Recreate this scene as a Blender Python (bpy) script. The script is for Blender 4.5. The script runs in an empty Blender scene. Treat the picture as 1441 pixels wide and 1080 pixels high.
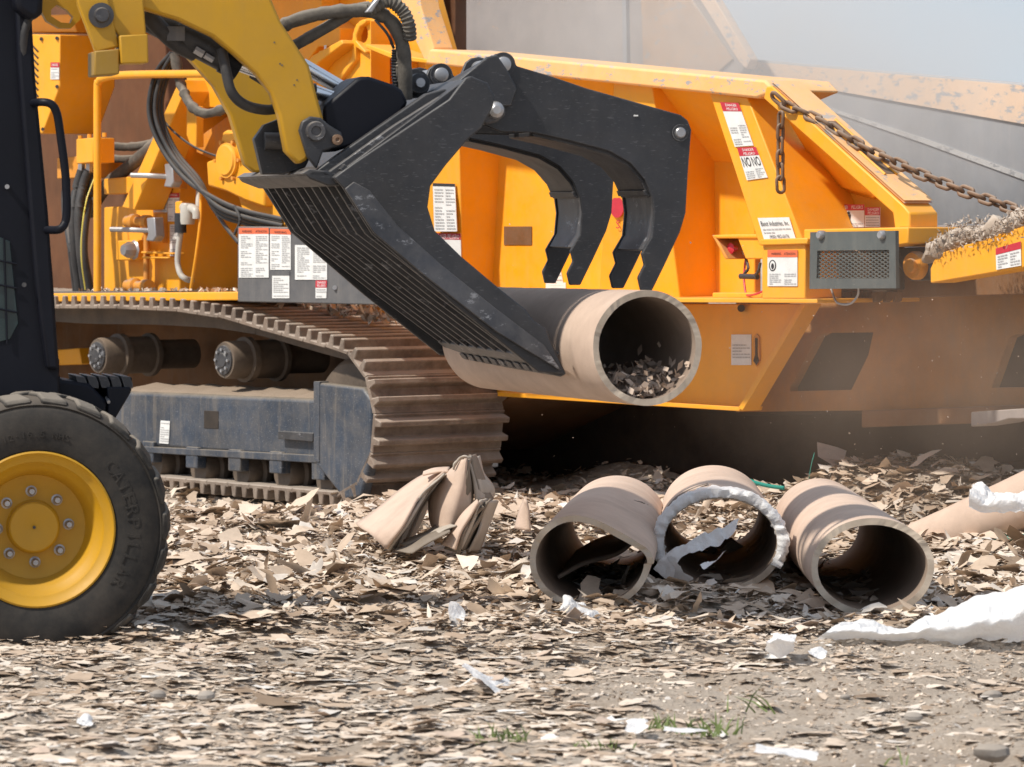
import bpy, math, random
import numpy as np
from mathutils import Vector, Matrix, noise as mnoise
from mathutils.geometry import tessellate_polygon

random.seed(7); rng = np.random.default_rng(7)
R = math.radians
scn = bpy.context.scene
col = scn.collection

# ------------------------------------------------------------------ camera
FPX, HY, CX, CAMH = 6000.0, 300.0, 720.5, 1.43      # focal length in photo pixels, horizon row, centre column, eye height
cam_d = bpy.data.cameras.new('camera'); cam = bpy.data.objects.new('camera', cam_d); col.objects.link(cam)
cam.location = (0, 0, CAMH); cam.rotation_euler = (R(90), 0, 0)
cam_d.sensor_width = 36; cam_d.lens = 36 * FPX / 1441.0
cam_d.shift_y = -(540 - HY) / 1441.0
cam_d.clip_start = 0.5; cam_d.clip_end = 5000
cam_d.dof.use_dof = True; cam_d.dof.focus_distance = 17.0; cam_d.dof.aperture_fstop = 8.5
scn.camera = cam
# ------------------------------------------------------------------ sky, sun, exposure
TOSUN = Vector((-0.60, -0.36, 0.82)).normalized()
world = bpy.data.worlds.new('World'); scn.world = world; world.use_nodes = True
wn = world.node_tree
sky = wn.nodes.new('ShaderNodeTexSky'); sky.sky_type = 'NISHITA'; sky.sun_disc = False
sky.sun_elevation = math.asin(TOSUN.z); sky.sun_rotation = math.atan2(TOSUN.x, TOSUN.y)
sky.air_density = 1.0; sky.dust_density = .6; sky.ozone_density = 2.0; sky.altitude = 200
wn.nodes['Background'].inputs['Strength'].default_value = 0.122
# thin high haze whitens the whole sky evenly
veil = wn.nodes.new('ShaderNodeMix'); veil.data_type = 'RGBA'; veil.inputs['Factor'].default_value = .80
veil.inputs['B'].default_value = (4.25, 4.85, 5.75, 1)
wn.links.new(sky.outputs[0], veil.inputs['A']); wn.links.new(veil.outputs['Result'], wn.nodes['Background'].inputs['Color'])
sun_d = bpy.data.lights.new('sun', 'SUN'); sun_d.energy = 4.2; sun_d.angle = R(2.2); sun_d.color = (1.0, 0.925, 0.82)
sun = bpy.data.objects.new('sun', sun_d); col.objects.link(sun)
sun.rotation_euler = TOSUN.to_track_quat('Z', 'Y').to_euler(); sun.location = (-8, 0, 12)
scn.view_settings.view_transform = 'Standard'; scn.view_settings.look = 'None'
scn.view_settings.exposure = 0.13; scn.view_settings.gamma = 1
scn.render.engine = 'CYCLES'
scn.cycles.max_bounces = 6; scn.cycles.volume_bounces = 1; scn.cycles.volume_step_rate = 2.0

# ------------------------------------------------------------------ frames: a vertical plane family in the world
class Fr:
    """a machine's own axes: u along it, v across it (away from us); pt() finds where a sight line meets the plane v"""
    def __init__(s, deg, px, D):
        a = R(deg); s.sn, s.cs = math.sin(a), math.cos(a)
        s.u = Vector((s.cs, -s.sn, 0)); s.v = Vector((s.sn, s.cs, 0))
        X = (px - CX) * D / FPX; s.o = Vector((X, D, 0)); s.c = X * s.sn + D * s.cs
    def pt(s, px, py, v=0.0):
        k = (px - CX) / FPX; D = (s.c + v) / (k * s.sn + s.cs)
        return Vector((k * D, D, CAMH - (py - HY) * D / FPX))
    def uz(s, u, z, v=0.0):
        p = s.o + s.u * u + s.v * v; return Vector((p.x, p.y, z))
GR = Fr(52, 535, 20.8)          # the grinder
LO = Fr(-12, 53, 14.0)          # the loader
def at(px, py, D): return Vector(((px - CX) * D / FPX, D, CAMH - (py - HY) * D / FPX))
def gnd(px, py, z=0.0):
    D = FPX * (CAMH - z) / (py - HY); return at(px, py, D)

# ------------------------------------------------------------------ mesh helpers
class MB:
    def __init__(s): s.v = []; s.f = []
    def add(s, vs, fs):
        n = len(s.v); s.v += [Vector(p) for p in vs]; s.f += [tuple(i + n for i in f) for f in fs]; return s
    def prism(s, fr, poly, v, t, holes=(), ref=None):
        mv = Vector() if ref is None else fr.v * (v - ref)      # ref: outline taken on the plane ref, then carried across to v
        loops = [[fr.pt(x, y, v if ref is None else ref) + mv for x, y in l] for l in [poly] + list(holes)]
        return s.solid(loops, fr.v * t)
    def solid(s, loops, d):
        fl = [p for l in loops for p in l]; n = len(fl)
        fs = []
        if len(loops) == 1:
            fs += [tuple(range(n)), tuple(range(2 * n - 1, n - 1, -1))]
        else:
            for a, b, c in tessellate_polygon(loops):
                fs += [(a, b, c), (c + n, b + n, a + n)]
        k = 0
        for l in loops:
            m = len(l)
            for i in range(m):
                a, b = k + i, k + (i + 1) % m
                fs.append((a, a + n, b + n, b))
            k += m
        return s.add(fl + [p + d for p in fl], fs)
    def box(s, c, ex, ey, ez):
        vs = [c + ex * i + ey * j + ez * k for i in (-1, 1) for j in (-1, 1) for k in (-1, 1)]
        return s.add(vs, [(0, 1, 3, 2), (4, 6, 7, 5), (0, 4, 5, 1), (2, 3, 7, 6), (0, 2, 6, 4), (1, 5, 7, 3)])
    def pipe(s, pts, r, seg=10, smooth=6, caps=True, wob=0.0, ring=None):
        pts = [Vector(p) for p in pts]
        if smooth and len(pts) > 2: pts = catmull(pts, smooth)
        rs = []; up = Vector((0.13, 0.21, 1)).normalized()
        for i, p in enumerate(pts):
            t = (pts[min(i + 1, len(pts) - 1)] - pts[max(i - 1, 0)]).normalized()
            a = t.cross(up)
            if a.length < 1e-3: a = t.cross(Vector((1, 0, 0)))
            a.normalize(); b = t.cross(a); up = b if False else up
            rr = r * (1 + wob * random.uniform(-1, 1))
            if ring: rr *= 1 + ring * (i % 2)
            rs.append([p + a * math.cos(q) * rr + b * math.sin(q) * rr for q in (2 * math.pi * k / seg for k in range(seg))])
        return s.rings(rs, caps)
    def rings(s, rs, caps=True, closed=False):
        n = len(rs[0]); vs = [p for q in rs for p in q]; fs = []
        m = len(rs)
        for i in range(m if closed else m - 1):
            for k in range(n):
                a = i * n + k; b = i * n + (k + 1) % n; c = ((i + 1) % m) * n + (k + 1) % n; d = ((i + 1) % m) * n + k
                fs.append((a, b, c, d))
        if caps and not closed: fs += [tuple(range(n - 1, -1, -1)), tuple(range((m - 1) * n, m * n))]
        return s.add(vs, fs)
    def lathe(s, prof, c, ax, seg=48, closed=False):
        ax = ax.normalized(); e1 = ax.cross(Vector((0, 0, 1)))
        if e1.length < 1e-3: e1 = Vector((1, 0, 0))
        e1.normalize(); e2 = e1.cross(ax)
        rs = [[c + ax * a + (e1 * math.cos(q) + e2 * math.sin(q)) * r for q in (2 * math.pi * k / seg for k in range(seg))] for r, a in prof]
        return s.rings(rs, caps=not closed, closed=closed)
    def cyl(s, a, b, r, seg=20, r2=None):
        ax = (b - a); L = ax.length; r2 = r if r2 is None else r2
        return s.lathe([(r, 0), (r2, L)], a, ax, seg)
def catmull(p, n):
    out = []
    q = [p[0] * 2 - p[1]] + p + [p[-1] * 2 - p[-2]]
    for i in range(1, len(q) - 2):
        for k in range(n):
            t = k / n
            out.append(0.5 * (2 * q[i] + (q[i + 1] - q[i - 1]) * t + (2 * q[i - 1] - 5 * q[i] + 4 * q[i + 1] - q[i + 2]) * t * t
                              + (3 * q[i] - q[i - 1] - 3 * q[i + 1] + q[i + 2]) * t ** 3))
    out.append(p[-1]); return out
WL = {}
def wl(o): return WL.get(o.name, Vector((0, 0, 0)))
def setp(o, label=None, cat=None, group=None, kind=None, category=None):
    cat = cat or category
    for k, x in (('label', label), ('category', cat), ('group', group), ('kind', kind)):
        if x: o[k] = x
    return o
def empty(name, loc, label, cat, group=None):
    o = bpy.data.objects.new(name, None); col.objects.link(o); o.location = loc; WL[o.name] = Vector(loc)
    o.empty_display_size = .1
    return setp(o, label, cat, group)
def obj(name, mb, mat, parent=None, bev=0.0, smooth=38, fix=True, centre=True):
    if isinstance(mb, MB):
        c = sum(mb.v, Vector()) / max(1, len(mb.v)) if centre else Vector()
        me = bpy.data.meshes.new(name); me.from_pydata([p - c for p in mb.v], [], mb.f)
    else:
        me, c = mb
    if fix:
        import bmesh
        b = bmesh.new(); b.from_mesh(me); bmesh.ops.recalc_face_normals(b, faces=b.faces); b.to_mesh(me); b.free()
    if smooth:
        me.shade_smooth(); me.set_sharp_from_angle(angle=R(smooth))
    o = bpy.data.objects.new(name, me); col.objects.link(o)
    if mat: me.materials.append(mat)
    pw = wl(parent) if parent else Vector()
    o.parent = parent; o.location = c - pw; WL[o.name] = c
    if bev:
        m = o.modifiers.new('bevel', 'BEVEL'); m.width = bev; m.segments = 2; m.limit_method = 'ANGLE'; m.angle_limit = R(40)
    return o
def put(me, name, mat_w, parent):
    """another object on the same mesh at a world matrix"""
    o = bpy.data.objects.new(name, me); col.objects.link(o); o.parent = parent
    m = mat_w.copy(); t = m.translation - (wl(parent) if parent else Vector()); m.translation = t
    o.matrix_basis = m; WL[o.name] = mat_w.translation.copy(); return o
def basis(x, y, z, p):
    m = Matrix((x, y, z)).transposed().to_4x4(); m.translation = p; return m
def pr(name, fr, poly, v, t, mat, parent, bev=.005, holes=(), ref=None):
    return obj(name, MB().prism(fr, poly, v, t, holes, ref), mat, parent, bev=0 if holes else bev)
def ell(cx, cy, rx, ry, n=16, a0=0): return [(cx + rx * math.cos(2 * math.pi * k / n + a0), cy + ry * math.sin(2 * math.pi * k / n + a0)) for k in range(n)]

# ------------------------------------------------------------------ materials
def nd(t, k, **kw):
    n = t.nodes.new(k)
    for a, b in kw.items(): setattr(n, a, b)
    return n
def ramp(t, fac, stops):
    r = nd(t, 'ShaderNodeValToRGB'); e = r.color_ramp.elements
    while len(e) < len(stops): e.new(0.5)
    for i, (p, c) in enumerate(stops): e[i].position = p; e[i].color = (*c, 1) if len(c) == 3 else c
    t.links.new(fac, r.inputs[0]); return r.outputs[0]
def pos(t, scale=(1, 1, 1)):
    g = nd(t, 'ShaderNodeNewGeometry'); m = nd(t, 'ShaderNodeMapping'); m.inputs['Scale'].default_value = scale
    t.links.new(g.outputs['Position'], m.inputs[0]); return m.outputs[0]
def noise(t, vec, scale, detail=5, rough=.6):
    n = nd(t, 'ShaderNodeTexNoise'); n.inputs['Scale'].default_value = scale; n.inputs['Detail'].default_value = detail
    n.inputs['Roughness'].default_value = rough; t.links.new(vec, n.inputs['Vector']); return n.outputs['Fac']
def mix(t, fac, a, b, mode='MIX'):
    m = nd(t, 'ShaderNodeMix', data_type='RGBA', blend_type=mode)
    for s, x in ((m.inputs['Factor'], fac), (m.inputs['A'], a), (m.inputs['B'], b)):
        if hasattr(x, 'is_linked'): t.links.new(x, s)
        else: s.default_value = x if not isinstance(x, tuple) else (*x, 1)
    return m.outputs['Result']
def math_(t, op, a, b=None):
    m = nd(t, 'ShaderNodeMath', operation=op)
    for s, x in zip(m.inputs, (a, b)):
        if x is None: continue
        if hasattr(x, 'is_linked'): t.links.new(x, s)
        else: s.default_value = x
    return m.outputs[0]
def newmat(name):
    m = bpy.data.materials.new(name); m.use_nodes = True; t = m.node_tree
    return m, t, t.nodes['Principled BSDF']
def painted(name, colr, rough=.45, var=.12, dust=(.42, .33, .25), dusty=.25, wear=None, wearamt=.0, bump=.15, metal=0.0, streak=0.0, spec=.5, scratch=0.0, up=2.4, edge=None, edgeamt=.6):
    """paint or metal with uneven tone, settled dust on upward faces, scratches and chips"""
    m, t, b = newmat(name)
    p = pos(t)
    n1 = noise(t, p, 3.0, 6, .65)
    lo = tuple(c * (1 - var) for c in colr); hi = tuple(min(1, c * (1 + var)) for c in colr)
    base = ramp(t, n1, [(.3, lo), (.7, hi)])
    if streak:
        ps = pos(t, (9, 9, .7)); ns = noise(t, ps, 2.4, 5, .7)
        f = ramp(t, ns, [(.52, (0, 0, 0)), (.75, (streak,) * 3)]); base = mix(t, f, base, dust)
    if wear:
        pw = noise(t, pos(t, (1, 1, 2.2)), 9.0, 11, .78)
        f = ramp(t, pw, [(.60 - wearamt, (0, 0, 0)), (.63 - wearamt, (1, 1, 1))]); base = mix(t, f, base, wear)
    if scratch:
        for (rot, sc) in (((.3, .9, .2), 4.0), ((1.2, -.5, .7), 5.0), ((-.6, .4, 1.1), 3.4)):
            mp = nd(t, 'ShaderNodeMapping'); mp.inputs['Rotation'].default_value = rot; mp.inputs['Scale'].default_value = (.7, 40, 40)
            t.links.new(p, mp.inputs[0]); nn = noise(t, mp.outputs[0], sc, 2, .5)
            f = ramp(t, nn, [(.67, (0, 0, 0)), (.74, (scratch,) * 3)]); base = mix(t, f, base, (.36, .36, .37))
    g = nd(t, 'ShaderNodeNewGeometry'); sep = nd(t, 'ShaderNodeSeparateXYZ'); t.links.new(g.outputs['Normal'], sep.inputs[0])
    upf = ramp(t, sep.outputs[2], [(.45, (0, 0, 0)), (.95, (1, 1, 1))])
    n2 = noise(t, p, 9.0, 8, .75)
    spk = ramp(t, n2, [(.38, (0, 0, 0)), (.72, (1, 1, 1))])
    allf = math_(t, 'MULTIPLY', spk, dusty)
    upm = math_(t, 'MULTIPLY', upf, min(1.0, dusty * up))
    f = math_(t, 'MINIMUM', math_(t, 'ADD', allf, upm), .92)
    base = mix(t, f, base, dust)
    if edge:
        bv = nd(t, 'ShaderNodeBevel', samples=4); bv.inputs['Radius'].default_value = .007
        dp = nd(t, 'ShaderNodeVectorMath', operation='DOT_PRODUCT'); t.links.new(bv.outputs[0], dp.inputs[0]); t.links.new(g.outputs['Normal'], dp.inputs[1])
        em = ramp(t, dp.outputs['Value'], [(.72, (1, 1, 1)), (.985, (0, 0, 0))])
        em = math_(t, 'MULTIPLY', math_(t, 'MULTIPLY', em, ramp(t, noise(t, p, 17, 4, .7), [(.36, (0, 0, 0)), (.6, (1, 1, 1))])), edgeamt)
        base = mix(t, em, base, edge)
    t.links.new(base, b.inputs['Base Color'])
    rr = nd(t, 'ShaderNodeMapRange'); rr.inputs['To Min'].default_value = max(.05, rough - .1); rr.inputs['To Max'].default_value = min(1, rough + .3)
    t.links.new(n2, rr.inputs['Value']); t.links.new(rr.outputs[0], b.inputs['Roughness'])
    b.inputs['Metallic'].default_value = metal; b.inputs['Specular IOR Level'].default_value = spec
    if bump:
        bp = nd(t, 'ShaderNodeBump'); bp.inputs['Strength'].default_value = bump; bp.inputs['Distance'].default_value = .004
        t.links.new(noise(t, p, 26, 6, .7), bp.inputs['Height']); t.links.new(bp.outputs[0], b.inputs['Normal'])
    return m
ORANGE = painted('orange_paint', (.90, .385, .007), .42, .08, dusty=.15, dust=(.60, .40, .23), streak=.12, bump=.10, up=1.6, edge=(.62, .42, .26), edgeamt=.45, scratch=.10)
ORANGE_D = painted('orange_paint_dusty', (.72, .28, .012), .6, .14, dusty=.42, dust=(.36, .25, .17), streak=.35, bump=.15)
RIMWORN = painted('orange_paint_chipped', (.90, .47, .16), .5, .1, dusty=.3, dust=(.74, .55, .38), wear=(.36, .35, .35), wearamt=.05, bump=.2, up=.8, scratch=.5)
YELLOW = painted('yellow_paint', (.50, .265, .006), .45, .08, dusty=.16, dust=(.30, .20, .09), bump=.08, streak=.08, up=1.2)
BLACK = painted('black_steel', (.019, .0205, .025), .38, .4, dusty=.11, dust=(.15, .135, .125), bump=.15, streak=.05, scratch=.13, edge=(.30, .29, .28), edgeamt=.7)
CABBLK = painted('cab_black_paint', (.004, .005, .010), .4, .2, dusty=.012, dust=(.1, .1, .12), bump=.03, spec=.22)
WORNBLK = painted('worn_black_steel', (.045, .045, .05), .38, .4, dusty=.22, dust=(.27, .25, .23), wear=(.22, .22, .23), wearamt=.03, bump=.2, metal=.2)
FRAMEBLUE = painted('blue_grey_frame_paint', (.036, .050, .074), .40, .3, dusty=.30, dust=(.27, .225, .17), wear=(.32, .31, .29), wearamt=-.085, bump=.25, streak=.5, scratch=.5, edge=(.33, .32, .30), edgeamt=.6)
SHOE = painted('rusty_dusty_steel', (.165, .12, .09), .7, .45, dusty=.6, dust=(.41, .345, .285), bump=.5, edge=(.50, .41, .34), edgeamt=.8)
ROLLER = painted('dirty_roller_steel', (.10, .075, .055), .55, .4, dusty=.5, dust=(.22, .165, .12), bump=.4)
RUBBER = painted('tyre_rubber', (.022, .021, .020), .72, .25, dusty=.28, dust=(.155, .13, .105), bump=.25, spec=.3)
LUGRUB = painted('tread_rubber', (.026, .025, .024), .75, .25, dusty=.36, dust=(.24, .21, .175), bump=.4, spec=.3)
HOSE = painted('hose_rubber', (.022, .022, .024), .55, .3, dusty=.25, dust=(.20, .18, .16), bump=.15)
SLEEVE = painted('woven_hose_sleeve', (.07, .063, .055), .85, .3, dusty=.6, dust=(.24, .215, .18), bump=.8, spec=.2)
STEEL = painted('bare_steel', (.42, .42, .43), .35, .2, dusty=.15, dust=(.3, .27, .24), bump=.1, metal=.7)
CHROME = painted('chrome_rod', (.75, .77, .8), .12, .03, dusty=.02, bump=0, metal=1.0)
GREY = painted('grey_panel_steel', (.10, .10, .105), .5, .15, dusty=.28, dust=(.26, .24, .22), bump=.12, streak=.2)
GREENGREY = painted('green_grey_plate', (.075, .088, .088), .45, .15, dusty=.2, dust=(.24, .23, .2), bump=.1, streak=.2)
SCOURED = painted('scoured_hopper_steel', (.30, .265, .25), .55, .2, dusty=.4, dust=(.42, .36, .32), bump=.15, wear=(.52, .34, .20), wearamt=-.02, streak=.3)
SCOURED2 = painted('scoured_infeed_steel', (.27, .285, .31), .5, .15, scratch=.35, dusty=.3, dust=(.40, .39, .385), bump=.12, streak=.35)
RIM2 = painted('peeling_rim_paint', (.74, .53, .37), .6, .1, dusty=.3, dust=(.6, .53, .47), wear=(.34, .35, .375), wearamt=.06, bump=.2, scratch=.5)
RUSTCHAIN = painted('rusty_chain', (.16, .085, .045), .6, .4, dusty=.45, dust=(.34, .26, .20), bump=.5, metal=.3)
BROWN = painted('brown_dusty_steel', (.17, .075, .024), .75, .3, dusty=.5, dust=(.20, .135, .09), bump=.3, streak=.4)
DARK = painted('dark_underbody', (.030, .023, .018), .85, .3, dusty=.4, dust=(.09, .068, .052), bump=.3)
DIRT = painted('packed_dirt', (.20, .15, .11), .95, .35, dusty=.4, dust=(.33, .26, .2), bump=1.0, spec=.1)
GLASSD = painted('tinted_cab_glass', (.012, .03, .034), .08, .1, dusty=.03, bump=0)
def plain(name, c, rough=.6, metal=0.0):
    m, t, b = newmat(name)
    n = noise(t, pos(t), 14, 5, .7); lo = tuple(x * .86 for x in c)
    t.links.new(ramp(t, n, [(.3, lo), (.6, c)]), b.inputs['Base Color'])
    b.inputs['Roughness'].default_value = rough; b.inputs['Metallic'].default_value = metal; return m
DECALW = plain('decal_white', (.78, .78, .76), .45)
DECALR = plain('decal_red', (.55, .03, .05), .45)
DECALO = plain('decal_orange', (.80, .16, .06), .45)
DECALB = plain('decal_blue', (.05, .16, .45), .45)
INK = plain('print_ink', (.03, .03, .035), .6)
INKW = plain('print_white', (.85, .85, .85), .5)
INKG = plain('print_grey_text', (.45, .45, .45), .6)
WHITEP = plain('white_plastic_part', (.52, .50, .45), .4)
REDP = plain('red_plastic', (.6, .03, .05), .35)
STRIPE = plain('hose_yellow_stripe', (.7, .62, .12), .5)
TEAL = plain('teal_strapping', (.04, .38, .30), .4)
STONE = painted('field_stone', (.26, .24, .22), .9, .3, dusty=.3, dust=(.36, .31, .26), bump=.8, spec=.15)
def film(name):
    m, t, b = newmat(name)
    n = noise(t, pos(t), 7, 6, .7)
    c = ramp(t, n, [(.22, (.78, .77, .75)), (.4, (.92, .92, .92)), (.7, (.95, .95, .95))])
    t.links.new(c, b.inputs['Base Color']); b.inputs['Roughness'].default_value = .5
    bp = nd(t, 'ShaderNodeBump'); bp.inputs['Strength'].default_value = .8; bp.inputs['Distance'].default_value = .012
    t.links.new(noise(t, pos(t), 30, 5, .65), bp.inputs['Height']); t.links.new(bp.outputs[0], b.inputs['Normal'])
    tr = nd(t, 'ShaderNodeBsdfTranslucent'); t.links.new(c, tr.inputs[0]); t.links.new(bp.outputs[0], tr.inputs['Normal'])
    ms = nd(t, 'ShaderNodeMixShader'); ms.inputs[0].default_value = .28; t.links.new(b.outputs[0], ms.inputs[1]); t.links.new(tr.outputs[0], ms.inputs[2])
    t.links.new(ms.outputs[0], t.nodes['Material Output'].inputs[0]); return m
FILM = film('white_film')
def board(name, lo, hi, ridge=0.0):
    m, t, b = newmat(name); p = pos(t)
    n = noise(t, p, 5, 7, .65); c = ramp(t, n, [(.3, lo), (.7, hi)])
    n2 = noise(t, pos(t, (1, 1, 1)), 40, 6, .8)
    n3 = noise(t, pos(t, (1, 1, 1)), 2.2, 6, .75); c = mix(t, ramp(t, n3, [(.46, (0, 0, 0)), (.66, (.45, .45, .45))]), c, tuple(x * y for x, y in zip(lo, (.72, .70, .70))))
    c = mix(t, ramp(t, n2, [(.55, (0, 0, 0)), (.8, (.5, .5, .5))]), c, tuple(x * .55 for x in lo))
    t.links.new(c, b.inputs['Base Color']); b.inputs['Roughness'].default_value = .8; b.inputs['Specular IOR Level'].default_value = .25
    bp = nd(t, 'ShaderNodeBump'); bp.inputs['Strength'].default_value = .25; bp.inputs['Distance'].default_value = .003
    t.links.new(noise(t, p, 60, 5, .7), bp.inputs['Height']); t.links.new(bp.outputs[0], b.inputs['Normal']); return m
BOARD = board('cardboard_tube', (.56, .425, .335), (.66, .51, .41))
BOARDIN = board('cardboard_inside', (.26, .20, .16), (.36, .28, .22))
BOARDEND = board('cardboard_cut_end', (.42, .35, .275), (.54, .46, .37))
BOARDGREY = board('weathered_cardboard', (.42, .37, .31), (.56, .50, .43))
def scrapmat(name, stops):
    m, t, b = newmat(name)
    g = nd(t, 'ShaderNodeNewGeometry')
    c = ramp(t, g.outputs['Random Per Island'], stops)
    n = noise(t, pos(t), 30, 5, .7); c = mix(t, .6, c, ramp(t, n, [(.25, (.62, .62, .62)), (.7, (1, 1, 1))]), 'MULTIPLY')
    t.links.new(c, b.inputs['Base Color']); b.inputs['Roughness'].default_value = .85; b.inputs['Specular IOR Level'].default_value = .2
    return m
SCRAP = scrapmat('cardboard_scraps', [(0, (.27, .195, .135)), (.12, (.44, .33, .24)), (.36, (.62, .49, .375)), (.64, (.74, .615, .495)), (.88, (.80, .70, .59)), (.97, (.64, .58, .52)), (1, (.86, .84, .80))])
SCRAPD = scrapmat('earthy_scraps', [(0, (.08, .055, .038)), (.4, (.16, .115, .078)), (.8, (.27, .20, .14)), (1, (.40, .31, .23))])
SCRAPL = scrapmat('large_scraps', [(0, (.42, .315, .24)), (.5, (.58, .45, .355)), (1, (.68, .56, .46))])
def soilmat():
    m, t, b = newmat('dusty_soil'); p = pos(t)
    n = noise(t, p, 2.2, 9, .7); n2 = noise(t, p, 38, 8, .8)
    c = ramp(t, n, [(.3, (.48, .385, .30)), (.5, (.62, .525, .43)), (.7, (.69, .605, .515))])
    c = mix(t, .75, c, ramp(t, n2, [(.3, (.55, .53, .51)), (.65, (1, 1, 1))]), 'MULTIPLY')
    t.links.new(c, b.inputs['Base Color']); b.inputs['Roughness'].default_value = .95; b.inputs['Specular IOR Level'].default_value = .1
    bp = nd(t, 'ShaderNodeBump'); bp.inputs['Strength'].default_value = .9; bp.inputs['Distance'].default_value = .02
    t.links.new(n2, bp.inputs['Height']); t.links.new(bp.outputs[0], b.inputs['Normal']); return m
SOIL = soilmat()
GRASSM = plain('grass_blade', (.15, .20, .06), .7)

# ------------------------------------------------------------------ text
def glyphs(s):
    cu = bpy.data.curves.new('t', 'FONT'); cu.body = s; cu.resolution_u = 2
    o = bpy.data.objects.new('t', cu); col.objects.link(o)
    dg = bpy.context.evaluated_depsgraph_get(); me = bpy.data.meshes.new_from_object(o.evaluated_get(dg))
    vs = [v.co.copy() for v in me.vertices]; fs = [tuple(p.vertices) for p in me.polygons]
    bpy.data.objects.remove(o); bpy.data.curves.remove(cu); bpy.data.meshes.remove(me)
    x0 = min(v.x for v in vs); x1 = max(v.x for v in vs); y0 = min(v.y for v in vs); y1 = max(v.y for v in vs)
    return [((v.x - x0) / (x1 - x0), (v.y - y0) / (y1 - y0)) for v in vs], fs, (x1 - x0) / (y1 - y0)
_gc = {}
def G(s):
    if s not in _gc: _gc[s] = glyphs(s)
    return _gc[s]
def quadmap(q, a, b):           # q = tl, tr, br, bl in pixels; a right 0..1, b up 0..1
    tl, tr, br, bl = q
    top = (tl[0] + (tr[0] - tl[0]) * a, tl[1] + (tr[1] - tl[1]) * a); bot = (bl[0] + (br[0] - bl[0]) * a, bl[1] + (br[1] - bl[1]) * a)
    return (bot[0] + (top[0] - bot[0]) * b, bot[1] + (top[1] - bot[1]) * b)
def decal(parent, fr, q, v, head=None, headh=.22, texts=(), lines=0, cols=1, body=(.08, .72), name='decal', headmat=None, edge=.0):
    """a printed plate: q is its quad; texts = (string, a0, a1, b0, b1, mat); lines = rows of small print"""
    if len(q) == 2: (x0, y0), (x1, y1) = q; q = [(x0, y0), (x1, y0), (x1, y1), (x0, y1)]
    d = obj(name, MB().prism(fr, q, v - .003, .003), DECALW, parent)
    if head:
        hq = [quadmap(q, 0, 1), quadmap(q, 1, 1), quadmap(q, 1, 1 - headh), quadmap(q, 0, 1 - headh)]
        obj('header', MB().prism(fr, hq, v - .0045, .0012), headmat or head, d)
    for (s, a0, a1, b0, b1, m) in texts:
        g, fs, _ = G(s); mb = MB()
        mb.add([fr.pt(*quadmap(q, a0 + (a1 - a0) * x, b0 + (b1 - b0) * y), v - .0062) for x, y in g], fs)
        obj('lettering', mb, m, d, smooth=0, fix=False)
    if lines:
        mb = MB()
        for c in range(cols):
            ca, cb = c / cols + .06, (c + 1) / cols - .05
            for k in range(lines):
                b = body[1] - (body[1] - body[0]) * (k + .5) / lines; h = (body[1] - body[0]) / lines * .2
                if random.random() < .12: continue
                e = cb if random.random() < .6 else ca + (cb - ca) * random.uniform(.3, .9)
                a = ca
                while a < e - .02:
                    w = random.uniform(.05, .16); a2 = min(e, a + w)
                    mb.add([fr.pt(*quadmap(q, s, t), v - .0055) for s, t in ((a, b - h), (a2, b - h), (a2, b + h), (a, b + h))], [(0, 1, 2, 3)])
                    a = a2 + .02
        if mb.v: setp(obj('small_print', mb, INKG, d, smooth=0, fix=False), kind='stuff')
    return d
DP = lambda a0=.08, a1=.92, h=.22: [('DANGER', a0 + .12, a1 - .1, 1 - h * .45, 1 - h * .14, INKW), ('PELIGRO', a0 + .12, a1 - .05, 1 - h * .88, 1 - h * .56, INKW)]

# ================================================================== ground
def fbm(x, y, s, o=4):
    return mnoise.fractal(Vector((x * s, y * s, 3.7)), .6, 2.1, o)
def bump_(x, y, cx, cy, rx, ry, h):
    d = ((x - cx) / rx) ** 2 + ((y - cy) / ry) ** 2
    return h * math.exp(-d * 1.6)
def gz_(x, y):
    z = .030 * fbm(x, y, 1.1) + .026 * fbm(x, y, 3.4, 3) + .010 * fbm(x, y, 13.0, 2)
    z += bump_(x, y, -.55, 14.9, 1.5, 1.0, .045) + bump_(x, y, .85, 14.2, .9, .35, .02) + bump_(x, y, -1.15, 14.3, .5, .3, .05)
    z += bump_(x, y, -.75, 13.6, .35, .25, .05) + bump_(x, y, .45, 13.9, .45, .22, .03) + bump_(x, y, -.1, 16.2, .7, .4, .06)
    z += bump_(x, y, 2.0, 19.3, .6, .8, .24) + bump_(x, y, 1.55, 19.6, .4, .5, .15) + bump_(x, y, 3.3, 18.8, 1.2, 1.0, .10)
    z += bump_(x, y, 1.0, 19.8, 1.0, .5, .08) + bump_(x, y, .1, 18.5, .5, .4, .09)
    z += bump_(x, y, .72, 15.15, .38, .22, .085) + bump_(x, y, 1.25, 14.55, .3, .15, .05)
    z += bump_(x, y, 1.3, 22.2, 1.2, .7, .22) - bump_(x, y, -1.7, 21.6, 1.7, 1.1, .085)
    z -= .025 * max(0, min(1, (13.8 - y) / .5)) * max(0, min(1, (x - .4) / .5))
    z += .9 * max(0.0, min(1.0, (y - 25.2) / 1.6))
    return z
GXS = np.linspace(-5, 6.5, 231); GYS = np.linspace(9.5, 28.5, 381)
GZ = np.array([[gz_(x, y) for x in GXS] for y in GYS])
def gzv(x, y):
    x = np.asarray(x, float); y = np.asarray(y, float)
    fx = np.clip((x - GXS[0]) / (GXS[1] - GXS[0]), 0, len(GXS) - 1.001); fy = np.clip((y - GYS[0]) / (GYS[1] - GYS[0]), 0, len(GYS) - 1.001)
    ix = fx.astype(int); iy = fy.astype(int); tx = fx - ix; ty = fy - iy
    return GZ[iy, ix] * (1 - tx) * (1 - ty) + GZ[iy, ix + 1] * tx * (1 - ty) + GZ[iy + 1, ix] * (1 - tx) * ty + GZ[iy + 1, ix + 1] * tx * ty
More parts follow.
